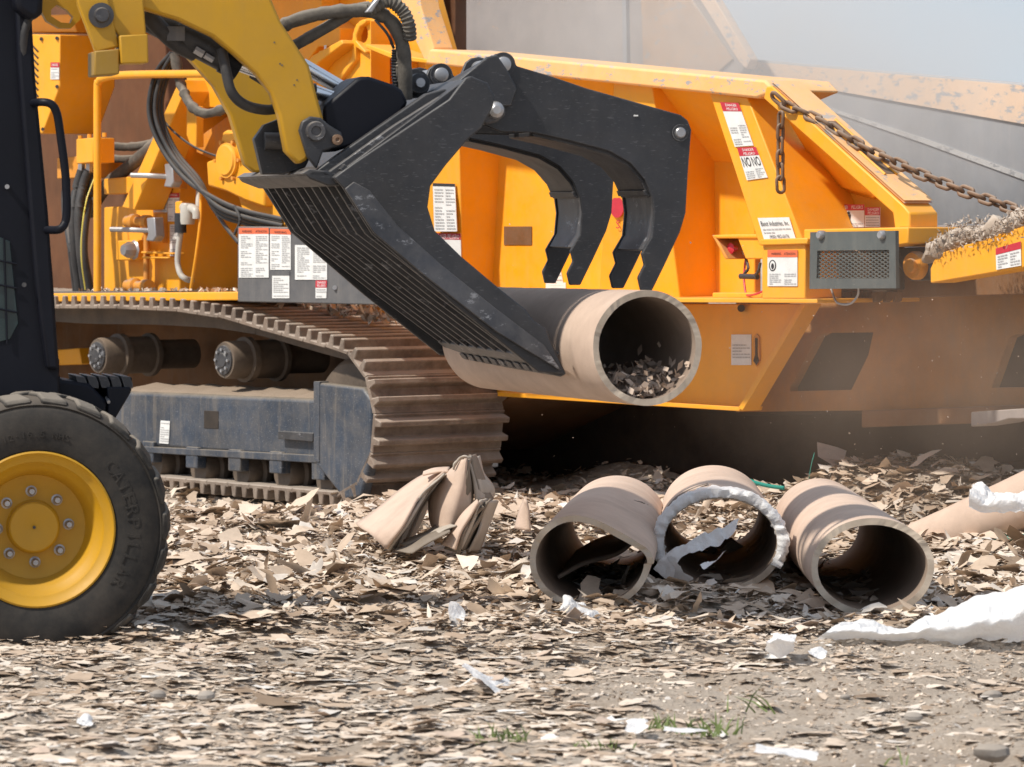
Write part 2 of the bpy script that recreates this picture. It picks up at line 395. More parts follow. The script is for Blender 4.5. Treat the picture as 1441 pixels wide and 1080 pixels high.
def gz(x, y): return float(gzv(x, y))
def make_ground():
    xs, ys = GXS, GYS; nx, ny = len(xs), len(ys)
    vs = [(x, y, GZ[j, i]) for j, y in enumerate(ys) for i, x in enumerate(xs)]
    fs = [(j * nx + i, j * nx + i + 1, (j + 1) * nx + i + 1, (j + 1) * nx + i) for j in range(ny - 1) for i in range(nx - 1)]
    # apron out to the horizon
    edge = [i for i in range(nx)] + [j * nx + nx - 1 for j in range(1, ny)] + [(ny - 1) * nx + i for i in range(nx - 2, -1, -1)] + [j * nx for j in range(ny - 2, 0, -1)]
    n = len(vs); m = len(edge)
    for f, zz in ((1.6, 0.0), (8, -.0), (160, 0.0)):
        for e in edge:
            x, y, z = vs[e]; vs.append((.75 + (x - .75) * f, 19 + (y - 19) * f, z if f < 2 and y > 25 else zz))
    prev = edge
    for r in range(3):
        cur = [n + r * m + k for k in range(m)]
        for k in range(m): fs.append((prev[k], prev[(k + 1) % m], cur[(k + 1) % m], cur[k]))
        prev = cur
    mb = MB(); mb.v = [Vector(p) for p in vs]; mb.f = fs
    return setp(obj('ground', mb, SOIL, None, centre=False), kind='structure')
ground = make_ground()
setp(ground, 'dusty pale brown soil of the yard', 'ground')

def flakes(n, pxr, pyr, size, tilt, curl, lift, asp=(.28, .85), dens=None, sig=.5, ks=9, crinkle=.04):
    """n thin torn flakes scattered over the ground; returns verts, faces"""
    Dn, Df = FPX * CAMH / (pyr[1] - HY), FPX * CAMH / (pyr[0] - HY)
    D = np.sqrt(Dn * Dn + rng.random(n) * (Df * Df - Dn * Dn)); px = rng.uniform(pxr[0], pxr[1], n); py = HY + FPX * CAMH / D
    if dens is not None:
        k = rng.random(n) < dens(px, py); D, px, py = D[k], px[k], py[k]; n = len(D)
    x = (px - CX) * D / FPX; y = D; near = np.clip((14.2 - D) / .8, 0, 1)
    sz = size(px, py); L = np.minimum(sz * rng.lognormal(-.15, sig, n), sz * 3.2); W = L * rng.uniform(asp[0], asp[1], n)
    q = (np.arange(ks)[None] + rng.uniform(-.38, .38, (n, ks))) * (2 * np.pi / ks); rr = rng.uniform(.5, 1.15, (n, ks))
    lx = np.cos(q) * rr * L[:, None] * .5; ly = np.sin(q) * rr * W[:, None] * .5
    cu = rng.normal(0, 1, n) * curl(px, py) / np.maximum(L, .01); tw = rng.normal(0, .22, n) / np.maximum(L, .01) * (1 - .6 * near)
    lz = cu[:, None] * lx ** 2 * 2 + tw[:, None] * lx * ly + rng.normal(0, 1, (n, ks)) * (crinkle * (1 - .6 * near) * L * .5)[:, None]
    z1 = np.zeros((n, 1)); lx = np.hstack([lx, z1]); ly = np.hstack([ly, z1]); lz = np.hstack([lz, z1])
    tl = rng.normal(0, 1, n) * tilt(px, py); td = rng.uniform(0, 2 * np.pi, n); a = rng.uniform(0, 2 * np.pi, n)
    ct, st, cd, sd, ca, sa = [f[:, None] for f in (np.cos(tl), np.sin(tl), np.cos(td), np.sin(td), np.cos(a), np.sin(a))]
    x1 = lx * cd + ly * sd; y1 = -lx * sd + ly * cd; y2 = y1 * ct - lz * st; z2 = y1 * st + lz * ct
    X = x[:, None] + x1 * ca - y2 * sa; Y = y[:, None] + x1 * sa + y2 * ca
    z0 = gzv(x, y) + lift * rng.random(n) * (1 - .72 * near) - np.minimum(0, z2.min(1)) * (.75 - .3 * near)
    V = np.stack([X, Y, z2 + z0[:, None]], 2).reshape(-1, 3)
    b = (np.arange(n) * (ks + 1))[:, None]; i = np.arange(ks)[None]
    F = np.stack([b + i, b + (i + 1) % ks, b + ks + 0 * i], 2).reshape(-1, 3)
    return V, F
def rawmesh(name, V, Fc, mat, parent=None, **kw):
    me = bpy.data.meshes.new(name); V = np.asarray(V, dtype=np.float32); F = np.asarray(Fc, dtype=np.int32)
    me.vertices.add(len(V)); me.vertices.foreach_set('co', V.ravel())
    k = F.shape[1]; me.loops.add(F.size); me.loops.foreach_set('vertex_index', F.ravel())
    me.polygons.add(len(F)); me.polygons.foreach_set('loop_start', np.arange(0, F.size, k, dtype=np.int32))
    me.update(calc_edges=True); me.validate()
    me.materials.append(mat); o = bpy.data.objects.new(name, me); col.objects.link(o); o.parent = parent
    if parent: o.location = -wl(parent)
    return setp(o, **kw)
def sm(x, a, b): return np.clip((x - a) / (b - a), 0, 1)
def cover(px, py):
    """how much of the ground the litter covers: beaten soil shows at lower right, dirt under the machine"""
    nz = np.array([mnoise.fractal(Vector((a * .006, b * .022, 1.3)), .7, 2.0, 3) for a, b in zip(px, py)])
    def e(cx, cy, rx, ry): return np.exp(-(((px - cx) / rx) ** 2 + ((py - cy) / ry) ** 2) * 1.2)
    m = e(1330, 925, 270, 40) + e(1130, 985, 260, 30) + e(930, 968, 120, 16) + .75 * e(1250, 1050, 380, 60) + .4 * e(520, 985, 240, 14)
    m = np.clip(m * (1 + .9 * nz), 0, 1)
    d = 1 - .96 * sm(m, .25, .62)
    d *= 1 - .98 * sm(px, 700, 740) * sm(-py, -706, -694)
    d *= 1 - .95 * sm(px, 1130, 1200) * sm(-py, -728, -712)
    d *= 1 - .75 * sm(-px, -560, -520) * sm(-py, -722, -706)
    return d
def fines(px, py): return np.clip(cover(px, py) + .3, 0, 1)
def midz(px, py): return sm(-py, -915, -880)
# ================================================================== litter of shredded cardboard
ONE = lambda k: (lambda px, py: np.full(len(px), k))
parts_ = [flakes(60000, (-100, 1680), (668, 1110), lambda a, b: .022 + .006 * midz(a, b), lambda a, b: .16 + .2 * midz(a, b), ONE(.12), .022, dens=fines, sig=.45),
          flakes(53000, (-100, 1680), (668, 1110), lambda a, b: .046 + .014 * midz(a, b), lambda a, b: .11 + .20 * midz(a, b), lambda a, b: .08 + .16 * midz(a, b), .030, dens=cover),
          flakes(9200, (-100, 1680), (680, 1110), lambda a, b: .095 + .025 * midz(a, b), lambda a, b: .055 + .20 * midz(a, b), lambda a, b: .07 + .11 * midz(a, b), .035, dens=cover, sig=.35, ks=12),
          flakes(6000, (-100, 1680), (680, 1110), lambda a, b: .075 + .02 * midz(a, b), lambda a, b: .15 + .22 * midz(a, b), lambda a, b: .12 + .14 * midz(a, b), .035, asp=(.10, .26), dens=cover, sig=.4)]
V = np.concatenate([p[0] for p in parts_]); off = np.cumsum([0] + [len(p[0]) for p in parts_]); Fc = np.concatenate([p[1] + o for p, o in zip(parts_, off)])
rawmesh('cardboard_litter', V, Fc, SCRAP, label='litter of torn tan cardboard scraps covering the yard', category='litter', kind='stuff')
V, Fc = flakes(9000, (700, 1680), (640, 745), ONE(.038), ONE(.45), ONE(.12), .05, dens=lambda a, b: .04 + .96 * sm(a, 1100, 1200))
rawmesh('earthy_litter', V, Fc, SCRAPD, label='dark earthy shredded bits heaped below the infeed conveyor', category='litter', kind='stuff')
V, Fc = flakes(34000, (300, 1680), (868, 1110), ONE(.010), ONE(.5), ONE(.1), .006, asp=(.5, .95), ks=6, dens=lambda a, b: 1.05 - cover(a, b))
rawmesh('soil_crumbs', V, Fc, SCRAP, label='fine pale crumbs and grit on the beaten soil', category='grit', kind='stuff')

# ================================================================== the tracked grinder
g0 = GR.uz(-1.0, 0, 1.0)
grinder = empty('horizontal_grinder', g0, 'orange tracked waste grinder with worn hopper, hoses and warning decals', 'grinder')
def gp(name, poly, v, t, mat=ORANGE, parent=grinder, bev=.006, holes=()): return pr(name, GR, poly, v, t, mat, parent, bev, holes)

# ---- crawler track
pitch = .19
def track_path():
    c, rr = -.42, .37
    p = [(-4.3, .03)] + [(-4.3 + k * (3.88 / 20), .03) for k in range(1, 20)]
    p += [(c + rr * math.sin(q), .40 - rr * math.cos(q)) for q in np.linspace(0, math.pi * .95, 22)]
    p += [(-.95, .845), (-1.35, .905), (-1.8, .935), (-2.4, .94), (-3.0, .93), (-3.7, .94), (-4.2, .945)]
    p += [(-4.3 - .45 * math.sin(q), .49 + .455 * math.cos(q)) for q in np.linspace(0.1, math.pi * .97, 16)]
    return p
tp = track_path() + [(-4.3, .03)]
seg = [math.dist(tp[i], tp[i + 1]) for i in range(len(tp) - 1)]; tot = sum(seg); nshoe = int(tot / pitch); pit = tot / nshoe
def along(s):
    s %= tot; i = 0
    while s > seg[i]: s -= seg[i]; i += 1
    f = s / seg[i]; return (tp[i][0] + (tp[i + 1][0] - tp[i][0]) * f, tp[i][1] + (tp[i + 1][1] - tp[i][1]) * f)
sm = MB(); ex = Vector((1, 0, 0)); ey = Vector((0, 1, 0)); ez = Vector((0, 0, 1))
prof = [(-.098, -.02), (.088, -.02), (.094, -.008), (.094, .002), (.058, .000), (.050, .050), (.024, .052), (.016, .000), (-.034, .000), (-.042, .050), (-.068, .052), (-.078, .000), (-.098, .008)]
sm.solid([[Vector((a, 0, b)) for a, b in prof]], Vector((0, .80, 0)))
# chain links inside the track: the part the shoes hang on
ch = MB()
for k in range(nshoe):
    a = along(k * pit - pit * .56); b = along(k * pit + pit * .56)
    pa = GR.uz(a[0], a[1], .0); pb = GR.uz(b[0], b[1], .0)
    t = (pb - pa).normalized(); n = GR.v.cross(t) * -1
    if (GR.uz(-2.3, .5, 0) - pa).dot(n) > 0: n = -n
    for vv in (.26, .46):
        c = (pa + pb) / 2 + GR.v * vv - n * .065
        ch.box(c, t * .098, GR.v * .022, n * .042)
    c = (pa + pb) / 2 - n * .07
    ch.cyl(c + GR.v * .24, c + GR.v * .50, .03, 8)
track = obj('crawler_track', ch, ROLLER, grinder)
sme = None
for k in range(nshoe):
    a = along(k * pit - .02); b = along(k * pit + .02); c = along(k * pit)
    t = (GR.uz(b[0], b[1]) - GR.uz(a[0], a[1])).normalized(); n = t.cross(GR.v).normalized()
    p = GR.uz(c[0], c[1], 0)
    if (GR.uz(-2.3, .48, 0) - p).dot(n) > 0: n = -n; t = -t
    m = basis(t, GR.v, n, p)
    if sme is None:
        me = bpy.data.meshes.new('track_shoe'); me.from_pydata(sm.v, [], sm.f)
        import bmesh
        bb = bmesh.new(); bb.from_mesh(me); bmesh.ops.recalc_face_normals(bb, faces=bb.faces); bb.to_mesh(me); bb.free()
        me.materials.append(SHOE); sme = me
    o = put(sme, 'track_shoe', m, track)
    o.modifiers.new('bevel', 'BEVEL').width = .004
# bolt holes in two shoes near the bend
# ---- track frame
fr_v, fr_t = .05, .60
tf = gp('track_frame', [(160, 553), (170, 551), (445, 562), (445, 646), (150, 625)], fr_v, fr_t, FRAMEBLUE, bev=.02)
pr('guide_rail', GR, [(150, 626), (445, 641), (445, 652), (150, 634)], fr_v - .03, .10, FRAMEBLUE, tf, .004)
pr('front_guard', GR, [(443, 541), (450, 539), (510, 546), (522, 562), (523, 638), (508, 700), (484, 704), (443, 652)], fr_v - .05, .06, FRAMEBLUE, tf, .014)
pr('guard_flange', GR, [(441, 537), (449, 537), (449, 652), (441, 648)], fr_v - .055, .06, FRAMEBLUE, tf, .004)
pr('recess_shade', GR, [(287, 578), (307, 579), (307, 604), (287, 603)], fr_v - .003, .004, DARK, tf, .001)  # flat dark plate; the hole's inner shade is put into its colour
pr('inspection_plate', GR, [(391, 607), (440, 610), (440, 622), (391, 618)], fr_v - .04, .05, WORNBLK, tf, .003)
decal(tf, GR, [(226, 592), (239, 593), (237, 625), (224, 624)], fr_v - .002, lines=9, body=(.06, .94), name='decal')
dm = MB()      # dirt lying on the frame's top
for k in range(46):
    for j in range(9):
        pass
nx, ny = 60, 12; vs = []; fs = []
for i in range(nx):
    for j in range(ny):
        px = 158 + (520 - 158) * i / (nx - 1); top = 551 + (px - 170) * .04
        base = GR.pt(px, top, fr_v + .015); p = base + GR.v * (.56 * j / (ny - 1)); s = math.sin(math.pi * j / (ny - 1))
        vs.append(p + Vector((0, 0, -.012 + s * .035 + (.022 * abs(fbm(p.x, p.y, 9)) if 0 < j < ny - 1 else 0))))
for i in range(nx - 1):
    for j in range(ny - 1): fs.append((i * ny + j, (i + 1) * ny + j, (i + 1) * ny + j + 1, i * ny + j + 1))
obj('packed_dirt', MB().add(vs, fs), DIRT, tf, smooth=60)
# rollers under the frame, carrier rollers above
for px, py in ((222, 652), (284, 660), (344, 664), (402, 667), (462, 676)):
    c = GR.pt(px, py, .10); mb = MB()
    mb.lathe([(.03, -.02), (.075, -.02), (.085, .0), (.085, .06), (.105, .07), (.105, .10), (.085, .11), (.085, .34), (.105, .35), (.105, .38), (.085, .4)], c, GR.v, 28)
    r = obj('track_roller', mb, ROLLER, grinder)
    q = GR.pt(px - 8, py - 16, .055)
    obj('roller_bracket', MB().box(q, GR.u * .055, GR.v * .03, Vector((0, 0, .055))), FRAMEBLUE, r, bev=.006)
for px, py in ((141, 501), (319, 507)):
    c = GR.pt(px, py, .12); mb = MB()
    mb.lathe([(.07, -.015), (.092, -.015), (.098, .0), (.098, .10), (.118, .105), (.118, .14), (.10, .15), (.10, .30), (.118, .305), (.118, .33), (.08, .34), (.08, .6)], c, GR.v, 36)
    r = obj('carrier_roller', mb, ROLLER, grinder)
    h = MB(); h.lathe([(.0015, -.034), (.035, -.034), (.04, -.028), (.075, -.024), (.078, -.012)], c, GR.v, 28)
    obj('hub_cover', h, WORNBLK, r)
    for k in range(8):
        q = c + GR.u * .055 * math.cos(k * .785) + Vector((0, 0, .055 * math.sin(k * .785)))
        obj('hub_bolt', MB().cyl(q - GR.v * .038, q - GR.v * .02, .009, 6), STEEL, r)
idl = MB().lathe([(.05, .12), (.28, .12), (.31, .16), (.31, .24), (.27, .26), (.27, .46), (.31, .48), (.31, .56), (.28, .6), (.05, .6)], GR.uz(-.42, .40, 0), GR.v, 40)
obj('idler_wheel', idl, ROLLER, grinder)
# body between the tracks
gp('chassis', [(-40, 428), (720, 428), (720, 560), (560, 640), (-40, 640)], .84, 1.3, BROWN)
gp('cross_beam', [(60, 494), (111, 490), (115, 513), (60, 515)], .55, .25, ORANGE)
gp('lower_body_skirt', [(430, 424), (560, 424), (720, 430), (720, 556), (600, 560), (560, 470), (430, 455)], .78, .05, ORANGE_D)

# ---- deck and engine end
deck = gp('deck', [(-60, 414), (337, 411), (337, 423), (-60, 426)], .02, 1.0, ORANGE)
obj('tread_plate', MB().prism(GR, [(-60, 411.5), (232, 410), (232, 413), (-60, 414.2)], .03, .9), GREY, deck)
gp('engine_bay_wall', [(-60, -70), (640, -70), (640, 425), (-60, 425)], 1.25, .08, painted('shade_brown_paint', (.13, .05, .018), .7, .3, dusty=.16, dust=(.2, .12, .07), streak=.2))  # wall in shade; the shade's brown is put into the base colour
gp('added_shade_slab', [(-60, -95), (330, -95), (330, -70), (-60, -70)], -.10, 1.4, ORANGE_D)  # unseen slab, added overhead to shade the engine bay
cab = gp('engine_cover', [(-60, 47), (84, 49), (84, 121), (60, 188), (-60, 188)], .18, .36, ORANGE)
for k in range(8):
    obj('louvre', MB().prism(GR, [(42, 62 + k * 9), (43.6, 61.5 + k * 9), (54, 72.5 + k * 9), (52.4, 74 + k * 9)], .176, .006), DARK, cab)
for x, y in ((58, 55), (80, 54), (80, 122), (60, 182)):
    obj('bolt', MB().cyl(GR.pt(x, y, .168), GR.pt(x, y, .185), .010, 8), WORNBLK, cab)
decal(cab, GR, ((71, 88), (83, 112)), .178, DECALR, .3, texts=[('DANGER', .15, .85, .78, .92, INKW)], lines=6, body=(.06, .66))
gp('exhaust_pipe_cover', [(38, 22), (100, 20), (108, 46), (38, 46)], .35, .5, ORANGE)
gp('valve_bracket', [(80, 222), (130, 218), (130, 250), (80, 252)], .35, .2, ORANGE_D)
vb = gp('valve_block', [(107, 196), (131, 194), (131, 229), (107, 231)], .2, .14, ORANGE)
for x in (115, 126):
    obj('fitting', MB().cyl(GR.pt(x, 229, .26), GR.pt(x - .6, 243, .26), .022, 6), STEEL, vb)
for x, y in ((113, 194), (126, 192), (147, 190)):
    obj('bolt', MB().cyl(GR.pt(x, y - 3, .26), GR.pt(x, y + 3, .26), .012, 6), ORANGE, vb)
def hose(pts, r, mat=HOSE, parent=grinder, name='hose', fr=GR, **k):
    return obj(name, MB().pipe([fr.pt(x, y, v) for x, y, v in pts], r, **k), mat, parent)
h1 = hose([(115, 240, .26), (108, 265, .24), (103, 300, .2), (105, 350, .2), (112, 410, .25)], .026)
h2 = hose([(125, 240, .26), (117, 262, .24), (111, 300, .2), (113, 350, .2), (121, 410, .25)], .026)
h3 = hose([(134, 236, .3), (126, 275, .28), (119, 320, .22), (118, 360, .2), (127, 410, .25)], .024)
hose([(133, 250, .27), (121, 285, .19), (115, 330, .16), (115, 370, .16), (120, 408, .2)], .0045, STRIPE, h3, 'stripe', seg=6)
hose([(95, 230, .5), (92, 290, .45), (100, 345, .3), (108, 410, .35)], .024)
hose([(152, 205, .45), (180, 207, .5), (215, 202, .55), (240, 190, .6)], .024, SLEEVE, wob=.12)
hose([(152, 223, .45), (185, 224, .5), (220, 216, .6)], .022, SLEEVE, wob=.12)
hose([(125, 300, .5), (150, 262, .45), (180, 236, .45), (215, 206, .5), (235, 180, .7)], .036, SLEEVE, wob=.06)
rail = hose([(137, 411, .06), (137, 250, .06), (137, 130, .06), (139, 116, .06), (146, 110, .06), (180, 105.5, .06), (300, 104, .06)], .021, ORANGE, name='handrail', seg=14)
wall = gp('bulkhead', [(253, 116), (253, 411), (146, 411), (146, 292), (174, 290), (213, 206)], .46, .46, ORANGE, bev=.008)
gp('bulkhead_rib', [(146, 252), (213, 246), (200, 272), (146, 274)], .40, .1, ORANGE)
gp('diagonal_brace', [(246, 126), (253, 112), (259, 130), (189, 296), (171, 292)], .26, .19, ORANGE)
gp('hydraulic_bracket', [(262, 148), (276, 150), (276, 208), (268, 206), (262, 190)], .25, .05, ORANGE)
gp('upper_beam', [(262, 110), (285, 95), (372, 132), (372, 165), (300, 152), (268, 150)], .42, .3, ORANGE)
gp('upper_beam', [(276, 196), (330, 156), (372, 150), (372, 168), (300, 225), (276, 215)], .55, .2, ORANGE_D)
gb = gp('gearbox', [(290, 228), (306, 222), (313, 186), (318, 183), (333, 188), (345, 200), (372, 232), (372, 292), (345, 283), (318, 270), (292, 262)], .20, .32, ORANGE, bev=.012)
obj('bearing_cap', MB().lathe([(.028, -.03), (.075, -.03), (.082, -.02), (.092, -.02), (.095, .01)], GR.pt(322, 226, .2), GR.v, 32), ORANGE, gb)
for k in range(6):
    q = GR.pt(322, 226, .2) + GR.u * .108 * math.cos(k * 1.05) + Vector((0, 0, .108 * math.sin(k * 1.05)))
    obj('bolt', MB().cyl(q - GR.v * .02, q + GR.v * .02, .011, 6), ORANGE_D, gb)
gp('cast_housing', [(330, 262), (372, 285), (440, 300), (440, 330), (346, 312)], .25, .3, ORANGE)
for dx, dv in ((-3, 0), (1.5, .03), (6, .0), (10.5, .03), (15, .05)):
    hose([(243 + dx * .4, 74, .12 + dv), (224 + dx, 100, .1 + dv), (213 + dx, 140, .08 + dv), (216 + dx, 176, .08 + dv), (236 + dx, 218, .1 + dv), (266 + dx, 254, .1 + dv), (305, 284 + dx, .1 + dv), (345, 300 + dx, .12 + dv), (398, 312 + dx, .2 + dv)], .0125)
hose([(246, 76, .1), (252, 108, .1), (258, 128, .08), (270, 150, .06), (290, 160, .08), (318, 152, .1), (345, 135, .2)], .026, SLEEVE, wob=.2)
hose([(222, 160, .2), (245, 186, .22), (275, 208, .22), (310, 222, .25)], .006)
hose([(330, 290, .1), (338, 310, .1), (330, 330, .1)], .008)
hose([(298, 290, .2), (318, 320, .2), (336, 342, .16)], .011, HOSE)
# padlocked latch levers
for (x0, y0, x1, y1) in ((185, 247, 238, 249), (156, 323, 213, 325)):
    lv = obj('latch_lever', MB().pipe([GR.pt(x0, y0, .20), GR.pt((x0 + x1) / 2, y0 + .6, .25), GR.pt(x1, y1, .33)], .014, seg=8), STEEL, grinder)
    pr('latch_body', GR, [(x1 - 7, y1 - 18), (x1 + 4, y1 - 19), (x1 + 6, y1 + 8), (x1 + 2, y1 + 15), (x1 - 8, y1 + 14), (x1 - 5, y1 + 4)], .30, .06, STEEL, lv, .006)
    pr('latch_plate', GR, [(x1 + 5, y1 - 24), (x1 + 15, y1 - 25), (x1 + 15, y1 + 17), (x1 + 5, y1 + 17)], .42, .05, ORANGE_D, lv)
for y in (312, 402):
    obj('pipe_fitting', MB().lathe([(.016, 0), (.032, .02), (.032, .07), (.042, .075), (.042, .11), (.026, .12), (.026, .18), (.036, .19), (.036, .24)], GR.pt(176, y, .36), GR.u, 14), ORANGE_D, grinder)
hose([(206, 322, .40), (206, 350, .40), (206, 403, .40)], .016, ORANGE_D, name='coolant_pipe')
gp('junction_box', [(163, 339), (193, 338), (193, 366), (163, 367)], .38, .08, ORANGE)
obj('drain_plug', MB().lathe([(.01, -.05), (.03, -.05), (.045, -.02), (.045, .01), (.055, .02)], GR.pt(184, 352, .36), GR.v, 8), STEEL, grinder)
gp('hinge_bar', [(198, 354), (243, 356), (243, 358.5), (198, 357)], .36, .08, ORANGE)
gp('hinge_bar', [(199, 361), (236, 362), (236, 364.5), (199, 364)], .36, .08, ORANGE)
decal(wall, GR, ((216, 273), (235, 299)), .458, DECALR, .36, texts=[('DANGER', .2, .85, .84, .95, INKW), ('PELIGRO', .2, .9, .69, .8, INKW)], lines=6, body=(.04, .6))
decal(wall, GR, ((236, 272), (252, 312)), .458, DECALR, .16, texts=[('DANGER', .2, .85, .89, .96, INKW)], lines=9, cols=2, body=(.04, .8))
decal(wall, GR, ((239, 316), (252, 361)), .458, None, lines=13, body=(.03, .97))
flt = gp('filter_mount', [(246, 284), (255, 283), (255, 303), (246, 304)], .36, .08, ORANGE)
obj('filter_bowl', MB().lathe([(.012, 0), (.036, .0), (.040, .02), (.040, .10), (.034, .112)], GR.pt(264, 316, .34), Vector((0, 0, 1)), 16), WHITEP, flt)
obj('elbow', MB().pipe([GR.pt(258, 292, .36), GR.pt(268, 293, .34), GR.pt(275, 296, .33), GR.pt(277, 303, .33), GR.pt(277, 308, .33)], .024, seg=12), WHITEP, flt)
obj('valve_body', MB().cyl(GR.pt(254, 300, .34), GR.pt(254, 328, .34), .032, 10), BLACK, flt)
hose([(254, 328, .34), (251, 350, .34), (250, 370, .34), (254, 386, .34), (262, 393, .36), (270, 395, .42)], .016, WHITEP, name='clear_hose')
hose([(280, 255, .5), (279, 280, .45), (278, 300, .4)], .014, WHITEP, name='clear_hose')
hose([(283, 268, .36), (282, 310, .34), (276, 360, .34), (268, 411, .36)], .009, ORANGE, name='control_rod')
# decal board
con = gp('decal_board', [(334, 319), (470, 322), (560, 330), (560, 430), (466, 428), (334, 425)], .0, .16, GREY)
decal(con, GR, ((336, 321), (378, 391)), -.001, DECALO, .12, texts=[('WARNING', .1, .44, .905, .955, INK), ('ATENCION', .56, .94, .905, .955, INK)], lines=22, cols=2, body=(.02, .85))
decal(con, GR, [(380, 322), (409, 323), (409, 380), (380, 380)], -.001, DECALO, .13, texts=[('WARNING', .2, .8, .89, .95, INK)], lines=18, cols=2, body=(.02, .84))
decal(con, GR, [(415, 345), (460, 346), (460, 394), (415, 394)], -.001, None, lines=16, cols=2, body=(.03, .95))
decal(con, GR, [(383, 382), (407, 382), (407, 420), (383, 420)], -.001, GREY, .16, lines=10, body=(.05, .78))
decal(con, GR, [(444, 395), (460, 395), (459, 420), (444, 420)], -.001, DECALR, .4, texts=[('DANGER', .15, .9, .82, .95, INKW), ('PELIGRO', .15, .9, .64, .77, INKW)], lines=4, body=(.05, .55))
for x, y in ((471, 405), (471, 335)): obj('bolt', MB().cyl(GR.pt(x, y, -.012), GR.pt(x, y, .01), .012, 8), STEEL, con)
# cutting-rotor housing between the engine end and the hopper
ho = gp('rotor_housing', [(330, -70), (562, -70), (604, 84), (604, 135), (470, 260), (372, 260), (372, 60)], .70, .2, ORANGE)
gp('housing_plate', [(372, -70), (452, -70), (452, 20), (478, 40), (478, 66), (448, 66), (430, 90), (372, 60)], .58, .12, ORANGE)
gp('lifting_eye', [(475, 128), (448, 128), (449, 72), (494, 66), (499, 40), (506, 30), (514, 27), (522, 30), (522, 128)], .55, .12, ORANGE, holes=[ell(511, 48, 7, 13)])
gp('eye_rim', [(473, 112), (495, 80), (496, 48), (501, 34), (509, 28), (514, 28), (514, 33), (506, 38), (501, 50), (501, 58), (514, 72), (514, 76), (500, 66), (500, 84), (478, 114)], .52, .04, ORANGE)
gp('housing_post', [(553, 84), (574, 86), (574, 140), (553, 140)], .50, .2, ORANGE)
gp('housing_ledge', [(514, 62), (555, 76), (604, 84), (604, 90), (553, 84), (514, 68)], .45, .2, ORANGE)
gp('housing_brace', [(424, 95), (440, 78), (480, 56), (483, 62), (448, 88), (430, 112)], .45, .1, ORANGE)
decal(ho, GR, ((456, 64), (459, 80)), .548, None, lines=5, body=(.05, .95))
decal(ho, GR, [(470, 114), (524, 113), (524, 135), (470, 135)], .548, DECALR, .55, texts=[('DANGER', .45, .95, .6, .95, INKW)])
gp('hopper_corner_plate', [(545, -70), (580, -70), (592, 10), (611, 68), (600, 92), (572, 30)], .46, .12, RIMWORN)

# ---- hopper
hop = gp('hopper_side', [(596, 80), (1062, 128), (1062, 426), (596, 426)], .86, .04, ORANGE)
gp('hopper_rim', [(604, 69), (1076, 113), (1090, 128), (1064, 139), (598, 90)], .42, .40, RIMWORN, bev=.012)
def rib(tl, tr, br, bl, vt, vb, back=.87):
    f = [GR.pt(*tl, vt), GR.pt(*tr, vt), GR.pt(*br, vb), GR.pt(*bl, vb)]
    return obj('stiffener', MB().add(f + [f[0] + GR.v * (back - vt), f[1] + GR.v * (back - vt), f[2] + GR.v * (back - vb), f[3] + GR.v * (back - vb)],
               [(0, 1, 2, 3), (7, 6, 5, 4), (0, 4, 5, 1), (1, 5, 6, 2), (2, 6, 7, 3), (3, 7, 4, 0)]), ORANGE, grinder, bev=.006)
rib((588, 86), (643, 90), (652, 426), (588, 426), .56, .68)
rib((864, 110), (917, 116), (958, 426), (842, 426), .48, .64)
rib((998, 130), (1052, 137), (1132, 345), (1068, 345), .46, .46)
def flare(name, a, b, c, d, va, vc):
    q = [GR.pt(*a, va), GR.pt(*b, va), GR.pt(*c, vc), GR.pt(*d, vc)]
    return obj(name, MB().solid([q], GR.v * .03), ORANGE, grinder)
flare('hopper_flare', (598, 84), (1062, 128), (1062, 232), (598, 190), .50, .855)
flare('wing_flare', (1090, 138), (1236, 272), (1226, 280), (1164, 262), .46, .855)
decal(hop, GR, ((709, 319), (748, 345)), .858, None, name='name_plate').data.materials[0] = BROWN
rib_a = [o for o in col.objects if o.name.startswith('stiffener')]
decal(rib_a[0], GR, [(609, 258), (640, 259), (643, 326), (611, 326)], .612, INK, .06, lines=14, cols=2, body=(.03, .9))
decal(rib_a[0], GR, [(612, 328), (648, 329), (649, 372), (613, 372)], .64, DECALR, .2, texts=[('PELIGRO', .5, .95, .82, .96, INKW), ('DANGER', .05, .45, .82, .96, INKW)])
decal(rib_a[0], GR, [(606, 105), (629, 107), (629, 130), (606, 128)], .56, DECALR, .5, texts=[('DANGER', .15, .9, .77, .93, INKW), ('PELIGRO', .15, .9, .55, .71, INKW)])
decal(hop, GR, [(773, 376), (788, 376), (793, 402), (773, 402)], .858, DECALB, .2, lines=5, body=(.1, .75))
decal(hop, GR, [(768, 397), (796, 398), (796, 420), (768, 420)], .859, None, lines=3, body=(.1, .95))
sp = obj('round_decal', MB().lathe([(.002, 0), (.05, 0), (.05, .004)], GR.pt(868, 292, .565), GR.v, 24), DECALR, rib_a[1])
g, fs_, _ = G('S'); mb = MB().add([GR.pt(867 + 5 * x, 322 - 12 * y, .575) for x, y in g], fs_); obj('lettering', mb, DECALR, rib_a[1], smooth=0, fix=False)
decal(rib_a[2], GR, [(1013, 144), (1039, 145), (1060, 205), (1034, 207)], .457, DECALR, .2, texts=[('DANGER', .25, .85, .91, .97, INKW), ('PELIGRO', .25, .85, .82, .88, INKW)], lines=9, cols=2, body=(.03, .5))
d2 = decal(rib_a[2], GR, [(1037, 208), (1063, 207), (1080, 250), (1051, 254)], .457, DECALR, .26, texts=[('DANGER', .25, .85, .88, .96, INKW), ('PELIGRO', .25, .85, .76, .84, INKW), ('NO', .05, .46, .40, .70, INK), ('NO', .54, .95, .40, .70, INK)], lines=5, cols=2, body=(.03, .34))
